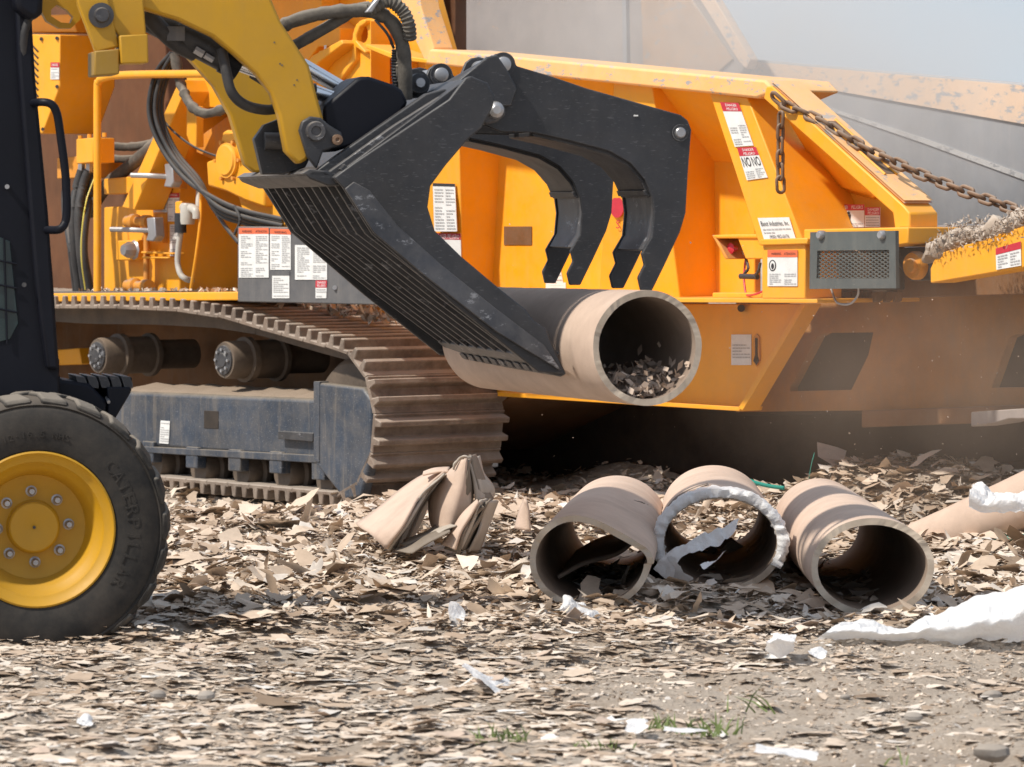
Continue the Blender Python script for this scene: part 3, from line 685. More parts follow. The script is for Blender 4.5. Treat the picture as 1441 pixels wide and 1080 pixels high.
# wing towards the infeed
gp('wing_panel', [(1062, 135), (1100, 150), (1290, 300), (1290, 345), (1062, 345)], .86, .04, ORANGE)
gp('wing_rail', [(1078, 122), (1086, 121), (1272, 290), (1280, 300), (1280, 346), (1262, 348), (1256, 300), (1074, 139)], .40, .17, ORANGE, bev=.008)
# worn top face of the rail and a brown sheet painted as the shaded inside of its long opening
mb = MB(); N = 40
def railtop(f, v): p = GR.pt(1084 + (1272 - 1084) * f, 119 + (288 - 119) * f, .40); return p + GR.v * v + Vector((0, 0, .006))
vs = [railtop(i / N, v) for i in range(N + 1) for v in (.0, .175)]
obj('worn_cap', MB().add(vs + [p + Vector((0, 0, .012)) for p in vs], [(2 * i, 2 * i + 2, 2 * i + 3, 2 * i + 1) for i in range(N)] + [(2 * (N + 1) + 2 * i, 2 * (N + 1) + 2 * i + 1, 2 * (N + 1) + 2 * i + 3, 2 * (N + 1) + 2 * i + 2) for i in range(N)]), RIMWORN, grinder)
sl = MB()
for f0, f1 in ((.34, .78),):
    a, b = railtop(f0, .06), railtop(f1, .06)
    sl.add([a + Vector((0, 0, .014)), b + Vector((0, 0, .014)), b + GR.v * .06 + Vector((0, 0, .014)), a + GR.v * .06 + Vector((0, 0, .014))], [(0, 1, 2, 3)])
obj('slot_shade', sl, BROWN, grinder, smooth=0)
for v in (.055, .125):
    a, b = railtop(.33, v), railtop(.79, v); obj('slot_edge', MB().cyl(a + Vector((0, 0, .016)), b + Vector((0, 0, .016)), .006, 6), ORANGE, grinder)
nb = MB().cyl(GR.pt(1272, 327, .36), GR.pt(1272, 327, .41), .03, 6); obj('rail_bolt', nb, ORANGE, grinder)
nb = MB().cyl(GR.pt(1264, 338, .37), GR.pt(1264, 338, .41), .022, 12); obj('rail_bolt', nb, ORANGE_D, grinder)
# control post
post = gp('control_post', [(1072, 345), (1133, 343), (1133, 421), (1072, 421)], .30, .22, ORANGE)
gp('post_lip', [(1069, 337), (1136, 335), (1136, 344), (1069, 346)], .28, .26, ORANGE)
decal(post, GR, ((1080, 352), (1122, 403)), .298, DECALO, .2, texts=[('WARNING', .12, .45, .86, .93, INK), ('ATENCION', .55, .93, .86, .93, INK)], lines=6, cols=2, body=(.04, .36))
pic = obj('pictogram', MB().prism(GR, ell(1087, 374, 5, 8, 20), .2935, .001), INK, [o for o in col.objects if o.name.startswith('decal')][-1])
obj('pictogram_face', MB().prism(GR, ell(1087, 374, 3.6, 6.4, 18), .2925, .001), DECALW, pic); 
obj('pictogram_mark', MB().prism(GR, ell(1087, 375, 2, 4.2, 12), .2915, .001), INK, pic)
decal(grinder, GR, [(1066, 307), (1110, 306), (1120, 338), (1076, 340)], .455, None, name='maker_plate', texts=[('Banst Industries, Inc.', .05, .94, .62, .86, INK), ('(950) 952-0176', .2, .82, .05, .26, INK)], lines=2, body=(.29, .57))
shelf = gp('guard_shelf', [(1131, 323), (1278, 320), (1278, 343), (1262, 346), (1131, 345)], .34, .5, ORANGE)
gr_v = .26
scr = gp('guard_plate', [(1140, 327), (1260, 325), (1261, 406), (1139, 407)], gr_v, .02, GREENGREY, holes=[[(1150, 353), (1251, 352), (1251, 392), (1149, 392)]])
mb = MB()
def bar(x0, y0, x1, y1, w=.0022):
    a, b = GR.pt(x0, y0, gr_v + .012), GR.pt(x1, y1, gr_v + .012); t = (b - a).normalized(); n = t.cross(GR.v).normalized()
    mb.box((a + b) / 2, t * ((b - a).length / 2), n * w, GR.v * .0025)
X0, X1, Y0, Y1 = 1149, 1252, 352, 392.5; W = 8.4; Hh = 5.6
for sgn in (1, -1):
    k = -20
    while k < 40:
        # diagonal lines clipped to the opening
        xs_ = []; c = X0 + k * W
        pts = []
        for yy in (Y0, Y1):
            xx = c + sgn * (yy - Y0) * W / Hh if sgn > 0 else c + (Y1 - yy) * W / Hh
            pts.append((xx, yy))
        (xa, ya), (xb, yb) = pts
        def clip(x): return ya + (yb - ya) * (x - xa) / (xb - xa)
        p0, p1 = ((xa, ya), (xb, yb)) if xa < xb else ((xb, yb), (xa, ya))
        if p1[0] > X0 and p0[0] < X1:
            q0 = p0 if p0[0] >= X0 else (X0, clip(X0)); q1 = p1 if p1[0] <= X1 else (X1, clip(X1))
            if q1[0] - q0[0] > 1: bar(*q0, *q1)
        k += 1
obj('mesh_screen', mb, GREENGREY, scr)
obj('pulley', MB().lathe([(.015, -.02), (.075, -.01), (.085, .0), (.085, .05), (.02, .06)], GR.pt(1196, 373, .36), GR.v, 28), RUSTCHAIN, grinder)
obj('pulley_shaft', MB().cyl(GR.pt(1196, 373, .33), GR.pt(1196, 373, .5), .012, 10), DARK, grinder)
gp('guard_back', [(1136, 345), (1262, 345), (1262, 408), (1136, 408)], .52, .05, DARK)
for x in (1156, 1242):
    obj('guard_bolt', MB().lathe([(.0015, -.02), (.014, -.02), (.02, -.012), (.02, .012)], GR.pt(x, 331, gr_v), GR.v, 16), STEEL, scr)
decal(grinder, GR, ((1174, 288), (1216, 320)), .80, DECALR, .26, name='decal', texts=[('DANGER', .12, .46, .80, .95, INKW), ('PELIGRO', .58, .96, .80, .95, INKW)], lines=2, cols=2, body=(.03, .2))
pg = MB()
for poly in (ell(1194, 300, 1.8, 2.2, 10), [(1191, 303), (1197, 302), (1196, 309), (1199, 316), (1197, 316), (1194, 310), (1191, 315), (1190, 314), (1193, 308)]): pg.prism(GR, poly, .7935, .001)
obj('pictogram', pg, INK, [o for o in col.objects if o.name.startswith('decal')][-1], smooth=0)
decal(grinder, GR, ((1217, 292), (1238, 320)), .80, DECALR, .4, name='decal', texts=[('DANGER', .2, .95, .82, .96, INKW), ('PELIGRO', .2, .95, .64, .78, INKW)], lines=4, body=(.03, .55))
# small stop-button hood
hood = gp('button_hood', [(1003, 331), (1036, 330), (1075, 330), (1075, 336), (1008, 336)], .48, .30, ORANGE)
gp('hood_side', [(1036, 331), (1076, 331), (1076, 365), (1049, 365)], .49, .03, ORANGE)
gp('hood_flap', [(1001, 331), (1006, 331), (1024, 365), (1020, 365)], .49, .26, ORANGE_D)
obj('stop_button', MB().lathe([(.012, 0), (.022, -.03), (.026, -.035), (.0015, -.045)], GR.pt(1036, 350, .56), GR.v, 16), REDP, hood)
decal(hood, GR, ((1034, 354), (1046, 364)), .60, None, lines=3, body=(.1, .9))
hose([(1050, 365, .6), (1053, 378, .55), (1048, 386, .55), (1056, 390, .55), (1066, 384, .5), (1070, 370, .5)], .007)
hose([(1049, 366, .6), (1047, 390, .58), (1049, 410, .56), (1052, 416, .55), (1064, 414, .5), (1074, 410, .5)], .005, REDP, name='wire')
obj('cable_plug', MB().cyl(GR.pt(1042, 389, .52), GR.pt(1066, 390, .52), .013, 10), BLACK, grinder)
gp('inner_post', [(1002, 412), (1072, 412), (1072, 420), (1002, 420)], .55, .2, ORANGE)
led = gp('ledge', [(640, 418), (972, 420), (1150, 421), (1150, 427), (972, 426), (640, 424)], .30, .62, ORANGE, bev=.003)
gp('skirt', [(700, 427), (1132, 428), (1042, 574), (700, 552)], .76, .03, ORANGE)
gp('skirt_foot', [(700, 552), (1042, 573), (1040, 579), (700, 558)], .70, .14, ORANGE, bev=.003)
gp('skirt_edge', [(1126, 428), (1134, 428), (1045, 578), (1038, 575)], .70, .10, ORANGE, bev=.003)
sk = [o for o in col.objects if o.name == 'skirt'][0]
decal(sk, GR, ((1029, 471), (1057, 514)), .758, None, lines=5, body=(.2, .7))
hs = MB().prism(GR, [(1060, 474), (1064, 470), (1068, 474), (1069, 508), (1064, 516), (1059, 508)], .752, .006); obj('keyhole', hs, ORANGE_D, sk)
obj('keyhole_slot', MB().prism(GR, [(1062.5, 476), (1065.5, 476), (1065.5, 500), (1068, 508), (1064, 514), (1060, 508), (1062.5, 500)], .749, .003), DARK, sk)
obj('grease_nipple', MB().cyl(GR.pt(1043, 434, .72), GR.pt(1043, 434, .77), .018, 10), DARK, sk)
# shaded infeed conveyor side with its openings
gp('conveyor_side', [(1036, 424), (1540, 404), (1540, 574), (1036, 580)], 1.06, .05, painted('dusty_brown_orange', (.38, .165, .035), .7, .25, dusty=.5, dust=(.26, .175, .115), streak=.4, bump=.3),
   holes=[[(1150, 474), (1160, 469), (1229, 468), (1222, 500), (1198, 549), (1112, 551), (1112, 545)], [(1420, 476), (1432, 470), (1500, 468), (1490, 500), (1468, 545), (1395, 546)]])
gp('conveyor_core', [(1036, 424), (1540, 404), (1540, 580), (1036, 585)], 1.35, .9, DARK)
gp('conveyor_rail', [(1212, 578), (1540, 566), (1540, 590), (1212, 602)], .98, .06, BROWN)
gp('lit_belt_strip', [(1366, 580), (1540, 568), (1540, 590), (1420, 590), (1400, 596), (1366, 601)], .80, .16, SCOURED)  # pale strip; light striking the rail and belt is put into its colour
gp('conveyor_sun_block', [(1131, 409), (1540, 392), (1540, 402), (1131, 416)], .82, .24, DARK)  # plate added to keep sun patches off the conveyor side
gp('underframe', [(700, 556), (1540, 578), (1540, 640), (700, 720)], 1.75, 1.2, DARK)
gp('infeed_back_plate', [(1262, 350), (1330, 356), (1540, 322), (1540, 412), (1262, 420)], .72, .03, BROWN)
# hanging bits under the guard
for k in range(7):
    x = 1170 + k * 14; gp('conveyor_clip', [(x, 412), (x + 8, 411), (x + 6, 424), (x + 2, 426)], .6 + .05 * (k % 2), .04, BROWN, bev=.002)
hose([(1170, 408, .4), (1178, 426, .35), (1196, 428, .35), (1207, 416, .35), (1208, 405, .34)], .005, STEEL, name='wire')
# infeed arm with bearing
gp('infeed_arm', [(1309, 378), (1318, 358), (1540, 285), (1540, 352), (1441, 377), (1309, 399)], .34, .14, ORANGE)
decal(grinder, GR, [(1401, 350), (1436, 340), (1437, 374), (1402, 380)], .338, DECALR, .3, name='decal', lines=5, cols=2, body=(.05, .65))
br = gp('bearing_bracket', [(1262, 349), (1318, 347), (1316, 394), (1280, 396), (1262, 372)], .44, .06, BLACK)
obj('bearing', MB().lathe([(.012, -.045), (.03, -.045), (.034, -.03), (.055, -.03), (.062, -.015), (.062, .02)], GR.pt(1290, 374, .43), GR.v, 28), ORANGE_D, br)
# inside of the hopper: far walls
hw = gp('hopper_far_wall', [(560, -90), (940, -90), (980, -20), (1050, 92), (1010, 150), (560, 150)], 2.9, .08, SCOURED)
for x_ in (874,):
    gp('wall_seam', [(x_, -80), (x_ + 5, -80), (x_ + 9, 140), (x_ + 3, 140)], 2.875, .03, SCOURED2, bev=.004)
gp('wall_patch', [(900, -40), (952, -30), (1030, 84), (1000, 112), (905, 105)], 2.885, .02, painted('scuffed_orange_patch', (.46, .29, .17), .6, .25, dusty=.4, dust=(.42, .37, .33), wear=(.30, .29, .29), wearamt=.04, scratch=.3))
gp('far_wall_edge', [(960, -40), (982, -40), (1056, 84), (1050, 98), (1040, 88)], 2.84, .06, RIM2)
gp('infeed_far_wall', [(985, 112), (1046, 83), (1560, 128), (1560, 420), (985, 330)], 3.25, .08, SCOURED2, bev=.01)
gp('infeed_far_rim', [(1000, 102), (1046, 86), (1560, 131), (1560, 196), (1300, 150), (1120, 118)], 3.235, .02, RIM2, bev=0)
gp('weld_seam', [(1160, 150), (1300, 195), (1450, 249), (1560, 288), (1560, 296), (1450, 257), (1300, 202), (1160, 154)], 3.24, .012, painted('bright_scuffed_seam', (.50, .50, .50), .6, .2, dusty=.4, dust=(.4, .39, .38), wear=(.28, .29, .31), wearamt=.06), bev=0)
gp('hopper_near_lining', [(600, 78), (1076, 122), (1076, 140), (600, 98)], .9, .05, SCOURED)
gp('infeed_floor', [(1000, 318), (1560, 318), (1560, 335), (1000, 335)], .9, 2.3, BROWN)
gp('floor_edge', [(1290, 318), (1560, 312), (1560, 318), (1290, 324)], .88, .03, STEEL)

# ---- debris caught on the infeed arm
V = []; Fc = []; b0 = 0
for k in range(4200):
    f = rng.random() ** .9; px = 1312 + 190 * f; top = 352 - 60 * max(0, (f - .05)) ; 
    pile = (8 + 14 * abs(math.sin(f * 7)) + 10 * (f < .3))
    p = GR.pt(px, 357 - (px - 1318) * .328, .34) + GR.v * rng.uniform(-.04, .22) + Vector((0, 0, rng.random() * pile * .0042 - .015 + (-.06 * rng.random() if rng.random() < .12 else 0)))
    d = Vector(rng.normal(0, 1, 3)).normalized() * rng.uniform(.004, .016); e = Vector(rng.normal(0, 1, 3)).normalized() * .005
    V += [p - d, p + e, p + d, p - e]; Fc.append((b0, b0 + 1, b0 + 2, b0 + 3)); b0 += 4
rawmesh('shredded_fibre', V, Fc, scrapmat('fibre', [(0, (.34, .265, .20)), (.5, (.48, .395, .32)), (1, (.62, .53, .45))]), label='fuzzy grey brown shredded fibre piled on the infeed arm', category='fibre', kind='stuff')
fp = [GR.pt(px_, 352 - (px_ - 1318) * .328 + random.uniform(-4, 3), .38 + random.uniform(-.02, .04)) for px_ in range(1308, 1510, 9)]
fb = MB().pipe(fp, .036, seg=14, smooth=6)
fb.v = [v + Vector(mnoise.noise_vector(v * 14)) * .03 + Vector(mnoise.noise_vector(v * 45)) * .014 for v in fb.v]
setp(obj('matted_fibre', fb, painted('matted_fibre', (.36, .29, .23), .95, .3, dusty=.4, dust=(.5, .43, .36), bump=1.0, spec=.1), None, smooth=70), 'matted roll of brown fibre lying along the infeed arm', 'fibre', kind='stuff')
# scraps on track and deck
V = []; Fc = []; b0 = 0
for k in range(420):
    if k < 170: p = GR.pt(rng.uniform(330, 560), 440 + rng.uniform(-6, 14), .45); s = .03
    elif k < 320: p = GR.pt(rng.uniform(90, 330), 411, .06) + GR.v * rng.uniform(0, .35) + Vector((0, 0, .01)); s = .014
    else:
        p = GR.pt(rng.uniform(340, 560), 455, rng.uniform(.2, .7)); s = .035; p.z = .95 + rng.uniform(0, .03)
    if k < 170: p.z = .955 - max(0, (p.x + 1.25)) * .12 + rng.uniform(0, .05)
    d = Vector(rng.normal(0, 1, 3)).normalized() * rng.uniform(.5, 1.6) * s; e = Vector(rng.normal(0, 1, 3)).normalized() * s * .7
    V += [p - d, p + e, p + d, p - e]; Fc.append((b0, b0 + 1, b0 + 2, b0 + 3)); b0 += 4
rawmesh('machine_scraps', V, Fc, SCRAP, label='small cardboard scraps lying on the deck and crawler track', category='scraps', kind='stuff')

# ---- chains
def link_mesh():
    mb = MB(); L, W = .034, .017
    pts = [Vector((L * .5 + W * math.cos(q) if abs(q) < math.pi / 2 else -L * .5 + W * math.cos(q), W * math.sin(q), 0)) for q in np.linspace(-math.pi, math.pi, 21)[:-1]]
    rs = []
    for i, p in enumerate(pts):
        t = (pts[(i + 1) % 20] - pts[i - 1]).normalized(); n = t.cross(ez)
        rs.append([p + n * .0075 * math.cos(q) + ez * .0075 * math.sin(q) for q in (k * math.pi / 4 for k in range(8))])
    mb.rings(rs, closed=True)
    me = bpy.data.meshes.new('link'); me.from_pydata(mb.v, [], mb.f); me.shade_smooth(); me.materials.append(RUSTCHAIN); return me
LM = link_mesh()
def chain(pts, label, group=None, sc=1.0):
    p = catmull([Vector(q) for q in pts], 14); e = empty('chain', p[0], label, 'chain')
    d = [0]; 
    for i in range(len(p) - 1): d.append(d[-1] + (p[i + 1] - p[i]).length)
    step = .055 * sc; s = 0; k = 0
    while s + step < d[-1]:
        def pa(s):
            for i in range(len(d) - 1):
                if d[i + 1] >= s: f = (s - d[i]) / max(1e-6, d[i + 1] - d[i]); return p[i].lerp(p[i + 1], f)
            return p[-1]
        a, b = pa(s), pa(s + step); t = (b - a).normalized(); y = t.cross(Vector((.2, .9, .3))).normalized(); z = t.cross(y)
        q = R(45 + 90 * (k % 2) + random.uniform(-14, 14)); y2 = y * math.cos(q) + z * math.sin(q); z2 = t.cross(y2)
        m = basis(t * sc, y2 * sc, z2 * sc, (a + b) / 2); put(LM, 'link', m, e); s += step; k += 1
    return e
chain([GR.pt(1099, 160, .34), GR.pt(1098, 200, .33), GR.pt(1098, 240, .33), GR.pt(1099, 282, .33)], 'short rusty chain hanging straight down beside the hopper decals', sc=1.05)
chain([GR.pt(1088, 134, .36)] + [GR.pt(x, y, v) for x, y, v in ((1104, 148, .38), (1132, 160, .41), (1162, 174, .43), (1186, 191, .45), (1210, 205, .46), (1240, 220, .47), (1290, 243, .50), (1340, 263, .52), (1400, 285, .52), (1450, 303, .52), (1500, 320, .52))], 'long rusty chain sagging from the hopper wing towards the infeed', sc=1.22)

# ================================================================== the wheel loader
loader = empty('skid_steer_loader', LO.pt(53, 913, .3), 'compact loader with dark cab, yellow lift arms and big rubber tyre', 'loader')
def lp_(name, poly, v, t, mat, parent=loader, bev=.005, holes=()): return pr(name, LO, poly, v, t, mat, parent, bev, holes)
wc = LO.pt(53, 746, 0); ax = LO.v
tyre = obj('tyre', MB().lathe([(.248, .035), (.262, .012), (.285, .004), (.33, .0), (.375, .004), (.398, .014), (.404, .019), (.410, .013), (.426, .03), (.434, .06), (.437, .15), (.434, .24), (.422, .28), (.37, .30), (.29, .295), (.25, .27), (.25, .1)], wc, ax, 96, closed=True), RUBBER, loader, smooth=30)
e1 = LO.u; e2 = Vector((0, 0, 1))
def polar(q, r, a): return wc + (e1 * math.cos(q) + e2 * math.sin(q)) * r + ax * a
for k in range(22):
    q0 = 2 * math.pi * k / 22
    for side in (0, 1):
        qq = q0 + side * math.pi / 22; mb = MB(); vs = []
        a_out, a_in = (.012, .15) if side == 0 else (.285, .15)
        dq = .105
        for r, sh in ((.414, 1.1), (.449, .98)):
            for (a, sk, w) in ((a_out, 0, dq * sh), (a_out + (a_in - a_out) * .45, .05, dq * sh * .8), (a_in, .13, dq * sh * .55)):
                rr = r - (.017 if a == a_out and r > .43 else 0)
                vs += [polar(qq + sk - w, rr, a + (.014 if (r > .43 and a == a_out and side == 0) else 0)), polar(qq + sk + w, rr, a)]
        fs = [(0, 1, 3, 2), (2, 3, 5, 4), (6, 8, 9, 7), (8, 10, 11, 9), (0, 6, 7, 1), (4, 5, 11, 10), (0, 2, 8, 6), (2, 4, 10, 8), (1, 7, 9, 3), (3, 9, 11, 5)]
        obj('tread_lug', mb.add(vs, fs), LUGRUB, tyre, bev=.011)
def arc_text(s, r, q0, q1, h, name='lettering'):
    n = len(s); mb = MB()
    for i, chh in enumerate(s):
        if chh == ' ': continue
        g, fs, asp = G(chh); q = q0 + (q1 - q0) * (i + .5) / n; w = abs(q1 - q0) / n * .78 * r
        if chh in 'I1': w *= .35
        if chh in '.-': w *= .35
        hh = h * (.18 if chh in '.-' else 1)
        vs = []
        for x, y in g:
            aq = q - (x - .5) * w / r; vs.append((aq, r + (y - .5) * hh - (h * .4 if chh == '.' else 0)))
        m = len(vs); pts = [polar(a, rr, -.0012) for a, rr in vs]
        mb.add(pts, fs)
        # raised rims of the letters
        edges = {}
        for f in fs:
            for a, b in zip(f, f[1:] + f[:1]): edges[tuple(sorted((a, b)))] = edges.get(tuple(sorted((a, b))), 0) + 1
        base = [polar(a, rr, .004) for a, rr in vs]
        be = [e for e, c in edges.items() if c == 1]
        for a, b in be: mb.add([pts[a], pts[b], base[b], base[a]], [(0, 1, 2, 3)])
    obj(name, mb, RUBBER, tyre, smooth=0)
arc_text('CATERPILLAR', .318, R(44), R(-38), .040)
arc_text('12-16.5 NHS', .315, R(112), R(70), .020)
rimp = [(.0015, .15), (.085, .15), (.09, .156), (.125, .158), (.15, .152), (.172, .145), (.19, .075), (.20, .06), (.215, .045), (.222, .03), (.24, .022), (.252, .006), (.258, .01), (.256, .03), (.245, .06), (.24, .19), (.0015, .20)]
rim = obj('wheel_rim', MB().lathe(rimp, wc, ax, 72), YELLOW, loader, smooth=30)
obj('hub_cap', MB().lathe([(.0015, .12), (.006, .118), (.078, .116), (.084, .122), (.084, .16)], wc, ax, 48), YELLOW, rim, smooth=30)
for k in range(8):
    q = 2 * math.pi * k / 8 + R(3); b = MB(); c = polar(q, .118, .16)
    b.lathe([(.0015, -.038), (.009, -.038), (.012, -.026), (.0135, -.022), (.0135, -.008), (.019, -.006), (.019, .01)], c, ax, 12)
    obj('wheel_nut', b, STEEL, rim)
obj('hub_mark', MB().cyl(polar(0, 0, .112), polar(0, 0, .12), .005, 10), BLACK, rim)
obj('axle_hub', MB().cyl(polar(0, 0, .28), polar(0, 0, .55), .11, 24), BLACK, loader)
# cab side and chassis
cabs = lp_('cab_side', [(-80, -60), (36, -60), (42, 30), (48, 120), (62, 260), (74, 380), (82, 500), (85, 560), (-80, 560)], .24, .10, CABBLK, bev=.008)
lp_('cab_front_pillar', [(20, -60), (40, -60), (50, 110), (68, 300), (84, 522), (66, 520), (50, 400), (38, 250), (25, 80)], .20, .05, CABBLK, bev=.012)
lp_('door_glass', [(-80, 300), (14, 340), (22, 420), (26, 455), (14, 478), (-80, 500)], .236, .004, GLASSD)
for k in range(3): obj('glass_guard', MB().cyl(LO.pt(-80, 352 + k * 34, .23), LO.pt(24, 372 + k * 34, .23), .004, 6), CABBLK, cabs)
obj('glass_guard', MB().cyl(LO.pt(6, 335, .23), LO.pt(10, 485, .23), .004, 6), CABBLK, cabs)
obj('cab_bolt', MB().cyl(LO.pt(34, 401, .195), LO.pt(34, 401, .21), .008, 10), WORNBLK, cabs)
obj('cab_bolt', MB().cyl(LO.pt(10, 263, .195), LO.pt(10, 263, .245), .008, 10), STEEL, cabs)
obj('grab_handle', MB().pipe([LO.pt(44, 146, .22), LO.pt(58, 144, .14), LO.pt(72, 147, .12), LO.pt(80, 160, .12), LO.pt(85, 190, .12), (LO.pt(92, 245, .12)), LO.pt(94, 290, .12), LO.pt(92, 312, .12), LO.pt(84, 323, .12), LO.pt(66, 324, .2)], .014, seg=12), CABBLK, loader)
lp_('work_light', [(20, -20), (62, -20), (60, 18), (52, 29), (40, 26), (22, 12)], .10, .14, CABBLK, bev=.02)
hose([(42, 22, .2), (34, 50, .2), (33, 90, .22)], .014, HOSE, loader, fr=LO)
lp_('mudguard', [(-80, 470), (40, 500), (84, 502), (84, 534), (126, 540), (152, 566), (148, 590), (110, 570), (60, 556), (-80, 550)], .30, .30, CABBLK, bev=.012)
lp_('chassis', [(-80, 520), (80, 520), (100, 700), (60, 840), (-80, 840)], .42, .8, CABBLK)
st = lp_('step', [(152, 566), (150, 545), (160, 545), (184, 545), (184, 553), (162, 590), (150, 590)], .30, .26, CABBLK)
for k in range(5):
    x = 106 + 16 * k
    lp_('step_slat', [(x, 529), (x + 13, 530.5), (x + 17, 540), (x + 17, 547), (x + 5, 546)], .31, .24, BLACK, st, .002)
lp_('step_front', [(104, 530), (186, 531), (185, 550), (163, 588), (150, 586), (140, 560), (112, 545)], .56, .03, CABBLK, st)
hose([(150, 560, .33), (153, 566, .28)], .006, STEEL, st, 'step_bolt', fr=LO)
# lift arms
arm_poly = [(104, -50), (366, -50), (379, -8), (396, 32), (417, 64), (435, 92), (447, 138), (455, 166), (456, 182), (440, 212), (431, 226), (420, 232), (402, 213), (393, 164), (381, 131), (360, 104), (330, 77), (300, 52), (250, 28), (197, 12), (165, 4), (120, -5)]
lp_('lift_arm', arm_poly, .13, .07, YELLOW, bev=.010)
fa = lp_('lift_arm', [(x, y) for x, y in [(262, 40), (300, 44), (340, 80), (370, 112), (392, 150), (402, 196), (392, 225), (372, 242), (358, 243), (345, 232), (336, 202), (324, 162), (301, 121), (264, 80)]], 1.15, .08, YELLOW, bev=.008)
for x, y in ((386, 60), (394, 90), (397, 92), (414, 120), (418, 113)): obj('paint_chip', MB().cyl(LO.pt(x, y, .1285), LO.pt(x, y, .14), .003, 6), BLACK, fa)
lk = lp_('arm_linkage', [(104, -30), (148, -20), (165, 54), (168, 66), (135, 74), (128, 55), (110, 8)], .09, .05, YELLOW, bev=.006)
lp_('linkage_loop', [(58, -30), (112, -30), (113, 28), (100, 40), (84, 40), (66, 30), (56, 12)], .28, .06, YELLOW, holes=[[(72, 14), (80, 7), (94, 14), (103, 24), (99, 33), (86, 32), (72, 23)]])
lp_('arm_stop', [(168, 50), (208, 48), (209, 89), (171, 90)], .05, .16, YELLOW)
lp_('arm_stop_pad', [(133, 72), (168, 69), (168, 105), (133, 107)], .07, .20, painted('mustard_bracket', (.30, .17, .012), .5, .1, dusty=.1))
lp_('linkage_bracket', [(118, -20), (200, -20), (206, 50), (168, 52), (160, 40), (154, 14), (140, 12)], .10, .06, YELLOW)
obj('linkage_pin', MB().lathe([(.0015, -.04), (.022, -.04), (.026, -.03), (.026, -.015), (.042, -.012), (.042, .03)], LO.pt(142, 22, .09), LO.v, 24), WORNBLK, lk)
# tilt cylinder
cylp = (LO.pt(192, 14, .30), LO.pt(334, 90, .30))
cy = obj('tilt_cylinder', MB().cyl(cylp[0], cylp[1], .052, 28), BLACK, loader)
obj('rod', MB().cyl(cylp[1], LO.pt(500, 150, .34), .024, 20), CHROME, cy)
obj('rod', MB().cyl(LO.pt(425, 92, .55), LO.pt(500, 136, .55), .026, 20), CHROME, cy)
obj('gland', MB().cyl(cylp[1] - (cylp[1] - cylp[0]).normalized() * .05, cylp[1] + (cylp[1] - cylp[0]).normalized() * .012, .057, 28), CABBLK, cy)
obj('fitting', MB().cyl(LO.pt(274, 70, .24), LO.pt(286, 77, .24), .014, 6), STEEL, cy)
obj('fitting', MB().cyl(LO.pt(288, 78, .24), LO.pt(300, 85, .24), .011, 6), STEEL, cy)
obj('port_block', MB().box(LO.pt(246, 48, .26), LO.u * .03, LO.v * .03, ez * .024), GREY, cy)
hose([(312, 70, .20), (318, 100, .18), (326, 130, .18), (345, 148, .2), (375, 155, .24), (400, 150, .3)], .018, HOSE, loader, fr=LO)
hose([(205, 18, .25), (225, 40, .25), (250, 62, .28), (275, 75, .3)], .03, HOSE, loader, fr=LO)
hose([(355, 105, .35), (385, 122, .3), (412, 126, .3), (445, 124, .3)], .016, HOSE, loader, fr=LO)
# coupler
cp = lp_('coupler_plate', [(358, 196), (372, 176), (392, 168), (420, 176), (440, 215), (430, 236), (400, 246), (370, 246)], .30, .06, BLACK)
obj('pivot_tube', MB().cyl(LO.pt(372, 199, .28), LO.pt(402, 199, .28), .03, 20), WORNBLK, cp)
ear = lp_('pivot_ear', [(421, 184), (425, 171), (437, 164), (452, 166), (463, 176), (480, 186), (485, 198), (476, 206), (455, 213), (446, 238), (432, 220)], .10, .03, BLACK, bev=.006)
obj('pivot_pin', MB().lathe([(.003, -.014), (.015, -.014), (.018, -.022), (.03, -.022), (.034, -.01), (.034, .03)], LO.pt(444, 185, .10), LO.v, 28), WORNBLK, ear)
obj('lock_bolt', MB().lathe([(.003, -.012), (.008, -.018), (.018, -.016), (.018, .03)], LO.pt(474, 197, .10), LO.v, 20), RUSTCHAIN, ear)
lp_('coupler_cover', [(455, 150), (500, 112), (508, 108), (520, 108), (556, 120), (566, 127), (575, 145), (560, 165), (500, 205), (468, 215), (456, 196)], .16, .30, CABBLK, bev=.012)

# ================================================================== the grapple
grap = empty('grapple_bucket', LO.pt(640, 500, .8), 'black steel grapple bucket with curved clamps gripping the raised cardboard tube', 'grapple')
def gq(name, poly, v, t, mat=BLACK, parent=grap, bev=.005, ref=None): return pr(name, LO, poly, v, t, mat, parent, bev, ref=ref)
GV, GW = -.02, 1.72
side = [(470, 250), (500, 228), (560, 188), (632, 140), (655, 110), (663, 107), (686, 117), (696, 135), (694, 150), (678, 180), (658, 197), (628, 232), (606, 262), (602, 292), (612, 325), (650, 362), (700, 404), (740, 436), (752, 452), (768, 462), (774, 478), (797, 527), (758, 524), (640, 430), (524, 330), (482, 263)]
gq('side_plate', side, GV, .025)
gq('side_plate', side, GV + GW, .025, ref=GV)
lowb = [(486, 266), (526, 328), (600, 390), (700, 468), (790, 522), (766, 486), (700, 436), (620, 372), (560, 318), (520, 268), (498, 256)]
f_ = [LO.pt(x, y, GV - .004 - (.02 if i < 5 else 0)) for i, (x, y) in enumerate(lowb)]
obj('skylit_bend', MB().solid([f_], LO.v * .02), WORNBLK, grap, bev=.003)  # lighter steel stands in for skylight on the plate's bent lower edge
def offs(poly, d):
    out = []
    for i, p in enumerate(poly):
        a = poly[max(0, i - 1)]; b = poly[min(len(poly) - 1, i + 1)]; t = (b[0] - a[0], b[1] - a[1]); L = math.hypot(*t)
        out.append((p[0] + t[1] / L * d, p[1] - t[0] / L * d))
    return out
